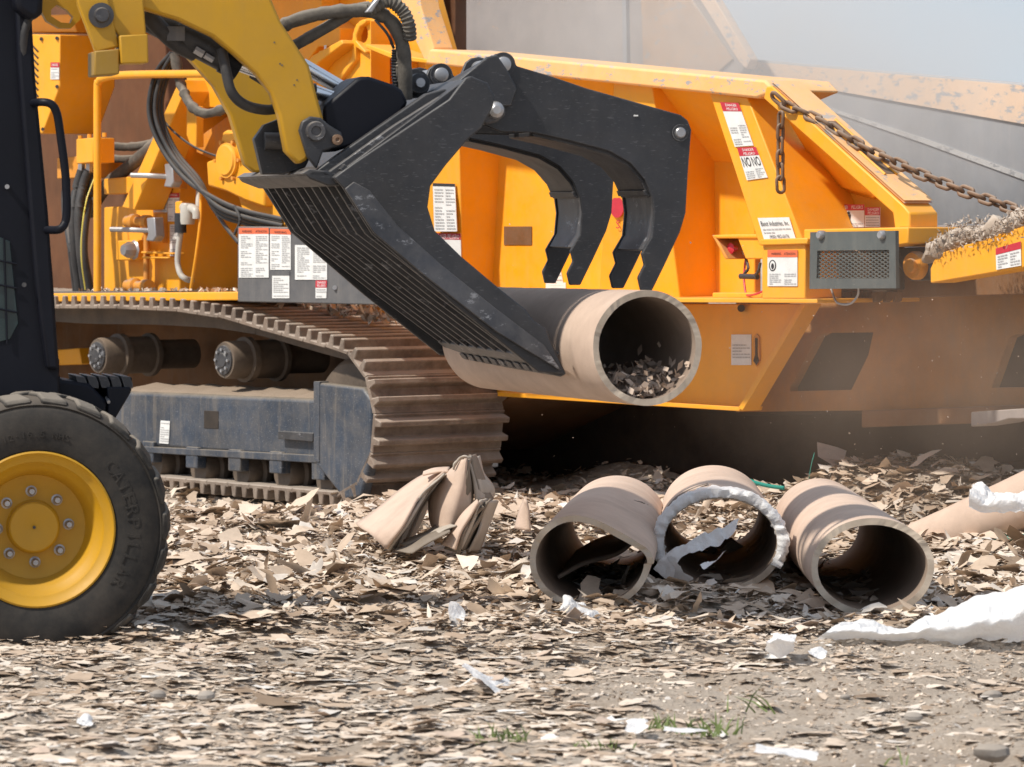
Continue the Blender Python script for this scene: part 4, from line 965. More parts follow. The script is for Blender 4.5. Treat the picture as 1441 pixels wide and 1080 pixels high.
spine = [(468, 251), (482, 263), (503, 297), (524, 330), (570, 365), (640, 420), (740, 495), (772, 518)]
inner = offs(spine, 26)
floor_p = spine[1:]
gq('floor_plate', offs(spine, 17) + offs(spine, 26)[::-1], GV + .026, GW - .03, BLACK, bev=0)
nsl = 10
for k in range(nsl):
    v = GV + .028 + (GW - .06) * (k + .6) / nsl
    gq('tine', spine + offs(spine, 17)[::-1], v, .022, WORNBLK, bev=.002, ref=GV)
    # rib edge worn bright along each tine
gq('cutting_edge', [(752, 496), (778, 512), (797, 526), (793, 529), (768, 518), (748, 502)], GV + .03, GW - .06, WORNBLK, bev=.004)
nt = 12
for k in range(nt):
    v = GV + .03 + (GW - .1) * k / nt
    gq('edge_tooth', [(766, 517), (798, 528), (792, 531), (772, 526)], v, .09, WORNBLK, bev=.003, ref=GV)
gq('back_plate', [(468, 250), (656, 111), (662, 118), (474, 258)], GV + .03, GW - .05, BLACK, bev=.003)
gq('top_channel', [(446, 240), (470, 222), (600, 132), (626, 125), (634, 130), (560, 182), (470, 246), (458, 250)], .10, .06, BLACK)
gq('top_strip', [(455, 248), (556, 176), (626, 132), (630, 135), (560, 184), (470, 249)], .05, .06, WORNBLK, bev=.003)
gq('hook_plate', [(430, 246), (440, 240), (462, 240), (476, 252), (480, 262), (462, 262), (436, 252)], .04, 1.55, BLACK, bev=.006)
gq('hook_lip', [(424, 245), (436, 238), (456, 241), (470, 249), (456, 248), (436, 247)], .04, 1.5, WORNBLK, bev=.003)
# clamps
cl = [(690, 82), (698, 76), (709, 74), (719, 77), (724, 84), (727, 93), (777, 108), (827, 125), (905, 147), (940, 157), (958, 162), (968, 170), (973, 183), (968, 247), (965, 300), (957, 327), (937, 370), (918, 409), (902, 409), (898, 391), (907, 373), (903, 357), (917, 333), (920, 300), (917, 277), (907, 253), (887, 230), (857, 213), (800, 198), (750, 187), (705, 186), (683, 177), (672, 160), (672, 125)]
web_top = [(727, 94), (777, 109), (827, 126), (905, 148), (940, 158), (940, 163), (905, 154), (827, 132), (777, 115), (727, 100)]
web_in = [(750, 186), (800, 197), (857, 212), (887, 229), (907, 252), (917, 276), (912, 278), (902, 256), (883, 234), (855, 218), (800, 203), (750, 192)]
for ci, v0 in enumerate((.16, 1.26)):
    c = gq('clamp', cl, v0, .022, BLACK, bev=.004, ref=.16)
    sec = [(x, y) for x, y in cl]
    gq('clamp_plate', sec, v0 + .42, .022, BLACK, c, .004, ref=.16)
    gq('clamp_top_web', web_top, v0 + .022, .398, WORNBLK, c, .002, ref=.182)
    gq('clamp_inner_web', web_in, v0 + .022, .398, BLACK, c, .002, ref=.182)
    gq('clamp_leg_web', [(917, 275), (920, 300), (917, 332), (906, 352), (912, 354), (923, 333), (926, 300), (923, 275)], v0 + .022, .398, WORNBLK, c, .002, ref=.182)
    gq('clamp_cross_web', [(905, 268), (930, 266), (932, 274), (908, 276)], v0 + .022, .398, BLACK, c, .002, ref=.182)
    for (x, y, r) in ((708, 91, .026), (957, 187, .018)):
        obj('pivot_pin', MB().lathe([(.0015, -.014), (r * .8, -.014), (r, -.010), (r, .44)], LO.pt(x, y, .16) + LO.v * (v0 - .16), LO.v, 24), STEEL, c)
        obj('pin_collar', MB().lathe([(r + .001, -.006), (r * 1.6, -.006), (r * 1.6, .01), (r + .001, .01)], LO.pt(x, y, .16) + LO.v * (v0 - .16), LO.v, 24, closed=True), BLACK, c)
gq('pivot_boss', [(675, 128), (690, 150), (700, 145), (711, 150), (712, 162), (700, 172), (684, 176), (676, 170)], .10, .05, WORNBLK, bev=.008)
obj('pivot_bolt', MB().lathe([(.006, -.03), (.014, -.03), (.026, -.02), (.03, .0), (.03, .05)], LO.pt(697, 155, .10), LO.v, 20), STEEL, grap)
gq('cylinder_ear', [(640, 118), (686, 80), (700, 78), (715, 100), (728, 125), (720, 150), (690, 150), (665, 135)], .12, .03, BLACK)
# hydraulics of the grapple
gcyl = obj('grapple_cylinder', MB().cyl(LO.pt(600, 150, .4), LO.pt(700, 92, .4), .04, 20), BLACK, grap)
cap = obj('pin_cap', MB().lathe([(.0015, -.012), (.018, -.012), (.018, -.002), (.034, .0), (.034, .08), (.05, .08), (.05, .14)], LO.pt(591, 117, .35), LO.v, 28), BLACK, grap)
obj('cap_face', MB().lathe([(.0015, -.016), (.015, -.016), (.017, -.012)], LO.pt(591, 117, .35), LO.v, 20), STEEL, cap)
hose([(391, 41, .32), (408, 32, .32), (440, 22, .3), (480, 16, .3), (520, 16, .3), (545, 26, .3), (562, 50, .3), (569, 85, .3), (571, 140, .32)], .024, SLEEVE, grap, fr=LO, wob=.10)
hose([(412, 66, .34), (440, 50, .34), (478, 28, .33), (500, 14, .33), (520, 10, .33)], .020, SLEEVE, grap, fr=LO, wob=.05)
hose([(520, 14, .26), (545, 2, .26), (565, 14, .26), (575, 34, .26), (577, 56, .28)], .020, SLEEVE, grap, fr=LO, smooth=8, ring=.25)
hose([(557, 70, .34), (556, 95, .34), (558, 125, .36)], .012, HOSE, grap, fr=LO, smooth=14, ring=.3)
hose([(562, 80, .33), (562, 100, .33), (564, 126, .36)], .013, SLEEVE, grap, fr=LO, smooth=10, wob=.25)
hose([(528, 28, .28), (545, 48, .27), (554, 68, .3)], .005, HOSE, grap, fr=LO)
gq('hose_clip', [(514, 18), (528, 0), (533, -6), (536, -2), (524, 18)], .22, .03, STEEL)
decal(grap, LO, ((892, 162), (898, 164)), .159, None, name='tag')

# ================================================================== cardboard tubes
def tube(name, A, B, ra, rb, wall, label, na=84, nl=170, deform=None, skip=None, group='cardboard tubes', mat=BOARD, jag=.0, seam=.27):
    """hollow tube from end A (near) to end B; ra, rb = (half width, half height) at the ends"""
    axv = (B - A); L = axv.length; t = axv.normalized(); s = t.cross(ez).normalized() * -1; s = Vector((s.x, s.y, s.z)); up = s.cross(t) * -1
    if up.z < 0: up = -up
    if s.x < 0: s = -s
    def P(i, j, k):
        f = j / nl; q = 2 * math.pi * i / na
        w = ra[0] + (rb[0] - ra[0]) * f; h = ra[1] + (rb[1] - ra[1]) * f
        x, z = w * math.cos(q), h * math.sin(q)
        if k: sc = 1 - wall / math.hypot(x, z); x *= sc; z *= sc
        ph = (f * L / seam + q / (2 * math.pi)) % 1.0; gr = 1 - .010 * math.exp(-((ph - .5) / .035) ** 2) - .0025 * (1 if ph > .5 else 0)
        if not k: x *= gr; z *= gr
        d = deform(q, f, x, z) if deform else (x, z, 0)
        off = 0
        if j in (0, nl): off = (jag + .006) * (mnoise.noise(Vector((math.cos(q) * 3, math.sin(q) * 3, k * .3)))) + .003 * mnoise.noise(Vector((math.cos(q) * 14, math.sin(q) * 14, k)))
        return A + t * (f * L + off + (d[2] if len(d) > 2 else 0)) + s * d[0] + up * d[1]
    e = empty(name, A + (B - A) * .5, label, 'tube', group)
    def surf(k):
        vs = [P(i, j, k) for j in range(nl + 1) for i in range(na)]
        fs = [(j * na + i, j * na + (i + 1) % na, (j + 1) * na + (i + 1) % na, (j + 1) * na + i) for j in range(nl) for i in range(na) if not (skip and skip(2 * math.pi * (i + .5) / na, (j + .5) / nl))]
        return MB().add(vs, fs)
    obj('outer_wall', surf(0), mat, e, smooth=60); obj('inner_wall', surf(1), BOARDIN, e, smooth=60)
    for j, nm in ((0, 'cut_end'), (nl, 'cut_end')):
        mid = []
        vs = [P(i, j, 0) for i in range(na)] + [P(i, j, 1) for i in range(na)]
        obj(nm, MB().add(vs, [(i, (i + 1) % na, na + (i + 1) % na, na + i) for i in range(na)]), BOARDEND, e, smooth=0)
    return e, P
def wob_(seed, amp):
    return lambda q, f, x, z: (x * (1 + amp * mnoise.noise(Vector((math.cos(q) + seed, math.sin(q), f * 2)))), z * (1 + amp * mnoise.noise(Vector((math.cos(q) + seed + 9, math.sin(q), f * 2)))))
A = at(911, 490, 14.2); B = A + Vector((-.53, 1.85, -.02))
raised, _ = tube('cardboard_tube', A, B, (.191, .193), (.192, .192), .022, 'raised cardboard tube held in the black grapple, scraps inside its end', deform=wob_(1, .012))
# scraps lying in the raised tube's mouth
V = []; Fc = []; b0 = 0; tdir = (B - A).normalized()
for k in range(640):
    f = rng.uniform(.02, .5); q = rng.normal(-math.pi / 2 + .25, .42); r = .172 - abs(rng.normal(0, .034)) - .008
    sx = Vector((tdir.y, -tdir.x, 0)); p = A + tdir * f + sx * (r * math.cos(q)) + ez * (r * math.sin(q))
    d = Vector(rng.normal(0, 1, 3)).normalized() * rng.uniform(.008, .024); e = Vector(rng.normal(0, 1, 3)).normalized() * .012
    V += [p - d, p + e, p + d, p - e]; Fc.append((b0, b0 + 1, b0 + 2, b0 + 3)); b0 += 4
rawmesh('tube_scraps', V, Fc, SCRAPL, label='cardboard shreds lying inside the raised tube', category='scraps', kind='stuff')
# left tube on the ground: dented top, torn slit
def dent(q, f, x, z):
    k = (1 - f) ** 1.5
    g = math.exp(-((q - R(55)) / .75) ** 2) if q < math.pi * 1.4 else 0
    z2 = z - .055 * k * g; x2 = x + .012 * k * math.exp(-((q - R(10)) / .5) ** 2)
    g2 = math.exp(-((q - R(60)) / .35) ** 2) * math.exp(-((f - .52) / .16) ** 2)
    d = math.degrees(q) if q < math.pi else math.degrees(q) - 360; lip = 1
    c = .56 + .10 * math.sin(math.pi * (d + 8) / 80)
    if -8 < d < 62 and f < c: lip = 1 + .05 * math.sin(math.pi * (d + 8) / 70) * math.exp(-(c - f) / .05)
    return x2 * lip, (z2 - .015 * g2) * lip
def slit(q, f):
    d = math.degrees(q) if q < math.pi else math.degrees(q) - 360; c = .56 + .10 * math.sin(math.pi * (d + 8) / 80)
    return -8 < d < 62 and abs(f - c) < .013 * math.sin(math.pi * (d + 8) / 70) + .002
A = at(830, 790, 15.0); A.z = .208; B = at(868, 740, 17.3); B.z = .185
left_t, PL = tube('cardboard_tube', A, B, (.214, .178), (.20, .18), .023, 'dented cardboard tube with a torn slit, leftmost of the three on the ground', deform=dent, skip=slit, nl=190, jag=.02)
# folded inner layer seen in its mouth
mb = MB(); n1 = 20; n2 = 10
t_ = (B - A).normalized(); s_ = Vector((t_.y, -t_.x, 0))
vs = []
for j in range(n2 + 1):
    for i in range(n1 + 1):
        f = i / n1; x = -.13 + .30 * f; z = -.085 + .16 * f ** 1.6 + .02 * math.sin(f * 6)
        vs.append(A + t_ * (.38 + j / n2 * 1.4 + .30 * f) + s_ * x + ez * (z - .01))
for i in range(n1):
    for j in range(n2): mb.f.append((j * (n1 + 1) + i, j * (n1 + 1) + i + 1, (j + 1) * (n1 + 1) + i + 1, (j + 1) * (n1 + 1) + i))
mb.v = vs; o = obj('collapsed_layer', mb, BOARDIN, left_t, smooth=60); o.modifiers.new('solid', 'SOLIDIFY').thickness = .012
# middle tube: spiral ripples, film on its rim
def spiral(q, f, x, z):
    r = 1 + .016 * math.sin(2 * math.pi * (f * 9 + q / 2 / math.pi)) * min(1, f * 2.2)
    return x * r, z * r
A = at(1014, 782, 15.75); A.z = .212; B = at(1004, 726, 17.9); B.z = .186
mid_t, PM = tube('cardboard_tube', A, B, (.232, .186), (.212, .182), .024, 'spiral wound cardboard tube with white film around its rim, between two others', deform=spiral, nl=190, jag=.01)
dark = MB(); n = 14
vs = []
for i in range(n):
    a = R(150 - 50 * i / (n - 1))
    for dj in (0, 1):
        f = .17 + .11 * (i / n) + dj * (.05 + .03 * math.sin(i * .45) + .012 * random.random()); q = a
        x, z = .2335 * math.cos(q), .1895 * math.sin(q); t2 = (B - A); vs.append(A + t2 * f + Vector((t2.y, -t2.x, 0)).normalized() * x + ez * z)
obj('torn_patch', MB().add(vs, [(2 * i, 2 * i + 1, 2 * i + 3, 2 * i + 2) for i in range(n - 1)]), board('torn_ply', (.10, .085, .07), (.22, .18, .145)), mid_t, smooth=0)
fm = MB(); na_ = 90; rows = 12; td = (B - A).normalized(); ts = Vector((td.y, -td.x, 0)).normalized()
vs = []
for i in range(na_ + 1):
    q = R(-28 + 238 * i / na_); nz = mnoise.noise(Vector((i * .13, 2, 0))); nz2 = mnoise.noise(Vector((i * .29, 7, 0)))
    out = .19 + .10 * nz + .03 * nz2 + (.05 if 50 < math.degrees(q) < 130 else 0); inn = .035 + .03 * nz2 + (.02 if math.degrees(q) > 150 else 0)
    for j in range(rows + 1):
        f = j / rows
        if f < .55: a = (1 - f / .55) * out; r = 1.04 + .06 * f + .035 * mnoise.noise(Vector((i * .4, j * .6, 3)))
        elif f < .75: a = -.012 - .010 * math.sin((f - .55) / .2 * math.pi); r = 1.09 + .07 * nz - (f - .55) / .2 * .20
        else: a = (f - .75) / .25 * inn - .010; r = .89 - .06 * (f - .75) / .25 * abs(nz2)
        r += .03 * mnoise.noise(Vector((i * .5, j * .9, 11))); a += .02 * mnoise.noise(Vector((i * .45, j * .7, 21)))
        vs.append(A + td * a + ts * (.236 * r * math.cos(q)) + ez * (.19 * r * math.sin(q)))
for i in range(na_):
    for j in range(rows):
        a = i * (rows + 1) + j; fm.f.append((a, a + 1, a + rows + 2, a + rows + 1))
fm.v = vs; wf = setp(obj('white_film', fm, FILM, None, smooth=70), 'torn white film wrapped around the rim of the middle tube', 'film')
def loft(curves, nu=24, amp=.0, freq=6, sub=5, crease=0.0):
    """skin over curves (lists of world points) with crumples"""
    cs = []
    for c in curves:
        c = catmull([Vector(p) for p in c], 8); d = [0]
        for a, b in zip(c, c[1:]): d.append(d[-1] + (b - a).length)
        row = []
        for k in range(nu + 1):
            s = d[-1] * k / nu; i = max(0, min(len(c) - 2, next((j for j in range(len(d) - 1) if d[j + 1] >= s - 1e-9), len(c) - 2)))
            row.append(c[i].lerp(c[i + 1], (s - d[i]) / max(1e-9, d[i + 1] - d[i])))
        cs.append(row)
    rows = []
    for k in range(nu + 1):
        col_ = [r[k] for r in cs]; rows.append(catmull(col_, sub) if len(col_) > 2 else [col_[0].lerp(col_[1], j / sub) for j in range(sub + 1)])
    m = len(rows[0]); mb = MB()
    for row in rows:
        for p in row:
            q = p + Vector(mnoise.noise_vector(p * freq)) * amp + Vector(mnoise.noise_vector(p * freq * 2.7)) * amp * .45
            if crease:
                for dv, fq, am in ((Vector((1, .5, .8)), freq * .9, 1.0), (Vector((-.7, .9, .9)), freq * 1.5, .7), (Vector((.4, -1, 1.2)), freq * 3.1, .38), (Vector((1.1, .2, -.9)), freq * 5.3, .2)):
                    ph = p.dot(dv) * fq + 1.6 * mnoise.noise(p * freq * .8 + dv); tri = abs((ph % 1.0) - .5) * 2 - .5
                    q += Vector((.25 * tri, -.55 * tri, .8 * tri)) * crease * am
            mb.v.append(q)
    for k in range(nu):
        for j in range(m - 1): mb.f.append((k * m + j, (k + 1) * m + j, (k + 1) * m + j + 1, k * m + j + 1))
    return mb
def W(lst, D): return [at(x, y, D if not isinstance(D, (list, tuple)) else D[i]) for i, (x, y) in enumerate(lst)]
# film strip drooping across the middle tube's mouth
obj('hanging_strip', loft([W([(920, 800), (942, 776), (982, 758), (1012, 744), (1038, 728)], 15.64), W([(948, 818), (955, 790), (985, 778), (1012, 768), (1032, 748)], 15.60)], 40, .012, 9, 8, .014), FILM, wf, smooth=70)
obj('hanging_strip', loft([W([(930, 790), (940, 806), (950, 822)], 15.68), W([(946, 780), (958, 800), (976, 818)], 15.58)], 24, .010, 9, 8, .014), FILM, wf, smooth=70)
# right tube
A = at(1228, 806, 14.9); A.z = .190; B = at(1153, 742, 17.2); B.z = .180
right_t, PR = tube('cardboard_tube', A, B, (.216, .174), (.185, .180), .024, 'smooth cardboard tube, rightmost of the three open ends on the ground', deform=wob_(5, .015), jag=.006)
# half buried tube at the far right
A = at(1296, 768, 18.3); B = at(1520, 672, 17.9)
bur, _ = tube('cardboard_tube', A, B, (.105, .105), (.125, .125), .014, 'half buried cardboard tube in the debris heap by the infeed', deform=wob_(3, .05), group=None)
# the crushed tube in front of the track
cr = empty('crushed_tube', at(600, 770, 17.6), 'crushed and folded cardboard tube standing up before the crawler track', 'tube')
def sheet(name, curves, mat, nu=22, amp=.006, th=.014, freq=5):
    o = obj(name, loft(curves, nu, amp, freq), mat, cr, smooth=60); m = o.modifiers.new('solid', 'SOLIDIFY'); m.thickness = th; m.offset = 0; return o
def plies(name, curves, n, shift, mats, th=.007, amp=.008):
    """several paper plies of one torn wall, each a little further in and ragged at its edges"""
    for k in range(n):
        cs = []
        for c in curves:
            cs.append([p + shift * k + Vector((random.gauss(0, .008), random.gauss(0, .01), random.gauss(0, .008))) * (1 if k else .3) for p in c])
        sheet(name, cs, mats[k % len(mats)], th=th, amp=amp, freq=4)
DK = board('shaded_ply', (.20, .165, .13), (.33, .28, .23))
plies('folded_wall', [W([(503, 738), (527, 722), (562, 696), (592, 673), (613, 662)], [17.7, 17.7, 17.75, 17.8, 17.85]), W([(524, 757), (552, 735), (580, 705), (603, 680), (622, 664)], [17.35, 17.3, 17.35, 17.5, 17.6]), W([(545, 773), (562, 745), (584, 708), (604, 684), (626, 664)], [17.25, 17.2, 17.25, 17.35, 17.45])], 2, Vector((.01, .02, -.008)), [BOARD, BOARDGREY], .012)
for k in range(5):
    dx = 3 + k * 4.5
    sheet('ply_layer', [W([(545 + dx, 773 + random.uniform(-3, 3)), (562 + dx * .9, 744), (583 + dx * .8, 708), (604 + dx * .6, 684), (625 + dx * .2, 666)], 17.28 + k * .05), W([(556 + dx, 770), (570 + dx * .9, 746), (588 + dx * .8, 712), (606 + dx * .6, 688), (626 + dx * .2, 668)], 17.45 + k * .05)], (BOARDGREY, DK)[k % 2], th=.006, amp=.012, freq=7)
plies('folded_wall', [W([(608, 738), (604, 715), (608, 692), (622, 672), (640, 657)], 17.5), W([(618, 748), (619, 718), (626, 692), (637, 670), (648, 650)], 17.34), W([(634, 742), (640, 722), (646, 698), (650, 674), (653, 648)], 17.28), W([(655, 722), (662, 706), (662, 686), (657, 664), (655, 646)], 17.34)], 2, Vector((.012, .03, 0)), [BOARD, DK], .012, .012)
plies('folded_wall', [W([(654, 645), (661, 660), (668, 684), (671, 704)], 17.34), W([(660, 641), (672, 662), (682, 684), (688, 700)], 17.5)], 3, Vector((.012, .04, -.005)), [BOARDGREY, DK, BOARDGREY], .010, .016)
sheet('torn_edge', [W([(637, 656), (646, 648), (655, 642), (664, 642)], 17.32), W([(641, 650), (649, 643), (656, 640), (662, 644)], 17.3)], BOARDGREY, nu=14, amp=.02, th=.008, freq=12)
plies('folded_wall', [W([(622, 768), (636, 748), (652, 726), (671, 705)], 17.22), W([(640, 775), (649, 752), (660, 730), (673, 708)], 17.16)], 2, Vector((.01, .03, -.01)), [BOARD, DK], .010)
plies('folded_wall', [W([(689, 699), (684, 718), (674, 746), (662, 772)], 17.36), W([(673, 706), (668, 728), (657, 752), (646, 774)], 17.2)], 3, Vector((.014, .03, -.004)), [BOARDGREY, DK, BOARDGREY], .008, .014)
plies('fallen_layer', [W([(556, 774), (590, 758), (615, 746), (630, 742)], 17.25), W([(580, 776), (602, 766), (622, 754), (634, 750)], 17.15)], 3, Vector((.012, .05, .012)), [DK, BOARDGREY, DK], .006, .012)
sheet('fallen_layer', [W([(596, 664), (612, 658), (632, 659)], 17.6), W([(598, 669), (614, 664), (632, 664)], 17.45)], BOARD, nu=10, th=.008, amp=.01, freq=9)
# torn upright flaps beside it
tf_ = setp(obj('torn_flap', loft([W([(727, 745), (733, 720), (741, 704)], 18.2), W([(748, 748), (747, 728), (743, 706)], 18.1)], 12, .01), BOARD, None, smooth=60), 'small upright torn cardboard flap between crushed tube and dented tube', 'cardboard')
tf_.modifiers.new('solid', 'SOLIDIFY').thickness = .012

# ================================================================== white film pieces
def filmpiece(curves, label, nu=30, amp=.02, freq=8):
    curves = [[p + Vector((0, 0, .028)) for p in c] for c in curves]
    o = obj('white_film', loft(curves, int(nu * 3), amp * .8, freq, 14, amp * .5), FILM, None, smooth=65, fix=False); return setp(o, label, 'film')
b = 13.95
filmpiece([W([(1142, 911), (1180, 913), (1255, 918), (1350, 918), (1400, 912), (1470, 915)], [b, b, b, b, b, b]),
           W([(1150, 908), (1190, 898), (1262, 908), (1330, 894), (1392, 880), (1470, 868)], [b - .04, b - .03, b - .03, b - .06, b - .08, b - .1]),
           W([(1160, 905), (1200, 888), (1262, 898), (1330, 870), (1392, 848), (1470, 828)], [b + .1, b + .12, b + .1, b + .12, b + .14, b + .15]),
           W([(1170, 902), (1215, 896), (1270, 900), (1340, 890), (1400, 880), (1470, 870)], [b + .25, b + .3, b + .3, b + .4, b + .5, b + .5])], 'large crumpled white film sheet spread on the soil at right', 60, .024, 7)
filmpiece([W([(1365, 728), (1390, 732), (1420, 730), (1470, 722)], 17.0), W([(1366, 702), (1385, 716), (1410, 712), (1470, 705)], 17.0), W([(1370, 690), (1384, 690), (1405, 706), (1470, 698)], 17.2)], 'white film scrap caught against the half buried tube', 26, .02, 9)
filmpiece([W([(785, 882), (800, 888), (820, 884), (843, 880)], 14.65), W([(788, 872), (800, 862), (818, 868), (840, 876)], 14.6), W([(792, 864), (798, 850), (812, 858), (838, 872)], 14.75)], 'crumpled white scrap below the dented tube', 20, .018, 14)
filmpiece([W([(632, 888), (640, 898), (648, 902)], 14.2), W([(630, 866), (642, 878), (654, 880)], 14.2), W([(636, 858), (646, 860), (656, 872)], 14.3)], 'small white torn piece standing up in the litter', 12, .008, 10)
filmpiece([W([(650, 952), (680, 972), (700, 990), (722, 994)], 12.6), W([(652, 950), (682, 966), (706, 976), (722, 986)], 12.75), W([(655, 950), (690, 966), (712, 968), (724, 975)], 12.9)], 'twisted white strip in the centre foreground litter', 20, .012, 12)
filmpiece([W([(1080, 928), (1095, 935), (1115, 930)], 13.6), W([(1082, 916), (1098, 912), (1118, 914)], 13.55), W([(1086, 906), (1100, 902), (1120, 906)], 13.7)], 'crumpled white wad left of the large sheet', 16, .014, 14)
filmpiece([W([(1138, 932), (1150, 940), (1162, 938)], 13.5), W([(1140, 924), (1152, 922), (1164, 930)], 13.6)], 'tiny white fleck under the left tip of the large sheet', 10, .01, 14)
filmpiece([W([(880, 1040), (893, 1048), (908, 1040)], 11.6), W([(884, 1030), (896, 1026), (912, 1030)], 11.7)], 'small white scrap in front of the grass tufts', 10, .012, 14)
filmpiece([W([(934, 1042), (960, 1046), (996, 1044)], 11.5), W([(934, 1037), (960, 1038), (996, 1040)], 11.6)], 'thin white strip beside the grass tufts', 14, .006, 14)
filmpiece([W([(1062, 1070), (1090, 1078), (1150, 1084)], 11.0), W([(1066, 1062), (1095, 1066), (1150, 1074)], 11.15)], 'white film edge lying at the bottom of the picture', 14, .01, 12)
filmpiece([W([(108, 1034), (120, 1038), (132, 1034)], 11.7), W([(112, 1024), (122, 1018), (130, 1026)], 11.8)], 'small white fleck left in the foreground under the tyre', 8, .01, 14)
filmpiece([W([(985, 806), (992, 812), (1000, 806)], 15.3), W([(1000, 800), (1010, 797), (1022, 786)], 15.4)], 'white film splinter at the mouth of the middle tube', 10, .008, 14)
# teal strapping
def strap(pts, label, w=.012):
    mb = MB(); p = catmull([Vector(q) for q in pts], 8)
    mb.v = [q + ez * s for q in p for s in (0, w)]; mb.f = [(2 * i, 2 * i + 2, 2 * i + 3, 2 * i + 1) for i in range(len(p) - 1)]
    o = obj('strapping', mb, TEAL, None, smooth=60, fix=False); o.modifiers.new('solid', 'SOLIDIFY').thickness = .003; return setp(o, label, 'strap')
strap(W([(1048, 676), (1062, 682), (1082, 687), (1104, 690)], 19.2), 'teal strap end behind the middle tube', .018)
strap(W([(1138, 676), (1142, 655), (1146, 640)], 19.6), 'teal strap standing upright behind the rightmost tube', .012)
strap(W([(1376, 772), (1400, 766), (1425, 760), (1460, 757)], 17.9), 'teal strap lying on the litter at the right edge', .02)
strap(W([(1365, 768), (1390, 758), (1430, 755), (1460, 757)], 18.0), 'thin teal strap curl at the right edge of the litter', .008)

# ================================================================== larger scraps, stones, grass
def scrap_mesh(seed):
    r = random.Random(seed); n = 9; mb = MB()
    L = r.uniform(.06, .12); Wd = L * r.uniform(.4, .8); c = r.uniform(-1, 1) * 3.2
    for t in (0, 1):
        for i in range(n):
            q = 2 * math.pi * i / n; rr = random.Random(seed * 31 + i).uniform(.65, 1.1); x = math.cos(q) * L * rr; y = math.sin(q) * Wd * rr
            mb.v.append(Vector((x, y, c * x * x + .5 * x * y * c + t * .003)))
        mb.v.append(Vector((0, 0, t * .003)))
    for i in range(n):
        k = (i + 1) % n; mb.f += [(i, k, n), (n + 1 + k, n + 1 + i, 2 * n + 1), (i, n + 1 + i, n + 1 + k, k)]
    me = bpy.data.meshes.new('cardboard_scrap'); me.from_pydata(mb.v, [], mb.f); me.materials.append(SCRAPL); return me
sms = [scrap_mesh(s) for s in range(14)]
rs_ = random.Random(11); cnt = 0
spots = []
while cnt < 110:
    if cnt < 60: px, py = rs_.uniform(250, 1441), rs_.uniform(745, 905)
    elif cnt < 85: px, py = rs_.uniform(0, 900), rs_.uniform(900, 1075)
    else: px, py = rs_.uniform(900, 1441), rs_.uniform(735, 900)
    if 735 < px < 1330 and 690 < py < 882: continue
    p = gnd(px, py); p.z = gz(p.x, p.y) + .02
    til = rs_.gauss(0, .6 if py < 900 else .2); s = rs_.uniform(.4, .8) * (.8 if py > 900 else 1)
    m = Matrix.Translation(p) @ Matrix.Rotation(rs_.uniform(0, 6.28), 4, 'Z') @ Matrix.Rotation(til, 4, 'X') @ Matrix.Scale(s, 4)
    o = put(rs_.choice(sms), 'cardboard_scrap', m, None)
    setp(o, 'large torn curled piece of tan cardboard lying on the litter', 'scrap', 'large loose cardboard scraps'); cnt += 1
def stone(px, py, s, label):
    mb = MB(); p0 = gnd(px, py); n = 9; rsx = []
    for j in range(6):
        ph = math.pi * j / 5; rsx.append([p0 + Vector((math.cos(2 * math.pi * i / n) * math.sin(ph) * s * 1.3, math.sin(2 * math.pi * i / n) * math.sin(ph) * s, math.cos(ph) * s * .8 + s * .5)) * 1.0 for i in range(n)])
    mb.rings(rsx, caps=False)
    mb.v = [v + Vector(mnoise.noise_vector(v * 14)) * s * .35 for v in mb.v]
    setp(obj('stone', mb, STONE, None, smooth=35), label, 'stone')
stone(290, 985, .022, 'grey angular stone in the left foreground litter'); stone(222, 982, .018, 'small bluish stone near the left foreground stone')
stone(1395, 1068, .035, 'dark stone at the lower right corner'); stone(1285, 1015, .02, 'small dark pebble in the right foreground'); stone(1395, 985, .024, 'dark stone right of an upright scrap'); stone(1190, 985, .012, 'tiny pebble on the bare soil strip')
def tuft(px, py, n, h, label):
    p0 = gnd(px, py); mb = MB(); r = random.Random(int(px))
    for k in range(int(n * .6)):
        b = p0 + Vector((r.gauss(0, .045), r.gauss(0, .03), -.004)); d = Vector((r.gauss(0, .6), r.gauss(0, .6), 1)).normalized(); hh = h * r.uniform(.5, 1.15); w = .0032
        s = d.cross(Vector((r.uniform(-1, 1), 1, 0))).normalized() * w; be = Vector((d.x, d.y, -.2)) * hh * .35
        m1 = b + d * hh * .55; tp_ = b + d * hh + be
        mb.add([b - s, b + s, m1 + s * .8, m1 - s * .8, tp_], [(0, 1, 2, 3), (3, 2, 4)])
    setp(obj('grass_tuft', mb, GRASSM, None, smooth=0, fix=False), label, 'grass')
tuft(706, 1048, 60, .065, 'low grass tuft in the bottom centre foreground'); tuft(1000, 1032, 60, .06, 'widest green grass tuft on the bare soil at lower right')
tuft(932, 1024, 32, .05, 'sparse grass tuft left of the widest one'); tuft(852, 1056, 34, .045, 'small grass tuft above the bottom edge'); tuft(1063, 1000, 10, .09, 'thin upright weed sprig on the bare soil'); tuft(1255, 1076, 6, .06, 'single grass blades at the bottom edge right')

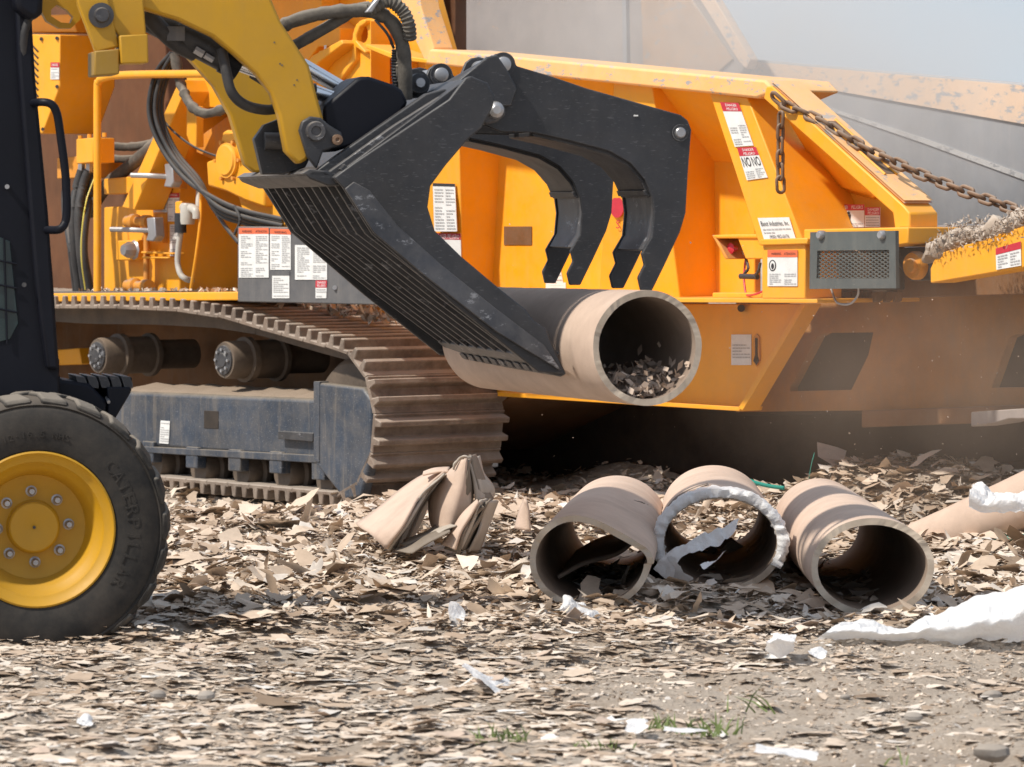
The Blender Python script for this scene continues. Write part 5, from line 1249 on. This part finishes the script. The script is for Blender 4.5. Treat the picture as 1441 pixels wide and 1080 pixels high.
# ================================================================== airborne flecks and dust
V = []; Fc = []; b0 = 0
for k in range(170):
    if k < 120: p = at(rng.uniform(1120, 1450), rng.uniform(400, 640), rng.uniform(16.5, 19.0))
    else: p = at(rng.uniform(700, 1250), rng.uniform(300, 660), rng.uniform(16.5, 19.5))
    s = rng.uniform(.0012, .0042) * (1.8 if rng.random() < .06 else 1)
    d = Vector(rng.normal(0, 1, 3)).normalized() * s; e = Vector(rng.normal(0, 1, 3)).normalized() * s
    V += [p - d, p + e, p + d, p - e]; Fc.append((b0, b0 + 1, b0 + 2, b0 + 3)); b0 += 4
rawmesh('airborne_flecks', V, Fc, SCRAPL, label='pale paper flecks flying in the dusty air by the infeed', category='flecks', kind='stuff')

def dust_cloud(c, rad, dens, label, tone):
    """a puff of airborne dust, densest in its middle and wispy"""
    mb = MB(); n = 24; rs = []
    for j in range(1, 14):
        ph = math.pi * j / 14; rs.append([Vector((math.sin(ph) * math.cos(2 * math.pi * i / n), math.sin(ph) * math.sin(2 * math.pi * i / n), math.cos(ph))) for i in range(n)])
    mb.rings(rs)
    m = bpy.data.materials.new('dust_in_air'); m.use_nodes = True; t = m.node_tree; t.nodes.clear()
    o = t.nodes.new('ShaderNodeOutputMaterial'); v = t.nodes.new('ShaderNodeVolumePrincipled')
    v.inputs['Color'].default_value = (*tone, 1); v.inputs['Anisotropy'].default_value = .0
    tc = nd(t, 'ShaderNodeTexCoord'); ln = nd(t, 'ShaderNodeVectorMath', operation='LENGTH'); t.links.new(tc.outputs['Object'], ln.inputs[0])
    fall = ramp(t, ln.outputs['Value'], [(.15, (1, 1, 1)), (.95, (0, 0, 0))])
    wisp = ramp(t, noise(t, pos(t), 1.6, 3, .6), [(.32, (.25, .25, .25)), (.68, (1.0, 1.0, 1.0))])
    d = math_(t, 'MULTIPLY', math_(t, 'MULTIPLY', fall, wisp), dens)
    t.links.new(d, v.inputs['Density']); t.links.new(v.outputs[0], o.inputs['Volume'])
    me = bpy.data.meshes.new('dust_cloud'); me.from_pydata(mb.v, [], mb.f); me.materials.append(m)
    import bmesh
    b = bmesh.new(); b.from_mesh(me); bmesh.ops.recalc_face_normals(b, faces=b.faces); b.to_mesh(me); b.free()
    return setp(put(me, 'dust_cloud', basis(GR.u * rad[0], GR.v * rad[1], ez * rad[2], c), None), label, 'dust', kind='stuff')
dust_cloud(GR.pt(1010, 110, 1.95), (2.9, 1.0, 1.0), 1.2, 'pale dust hanging inside the open hopper', (.92, .88, .84))
dust_cloud(GR.pt(1290, 520, .35), (1.6, .7, .8), .42, 'brownish dust drifting below the infeed arm', (.80, .66, .54))
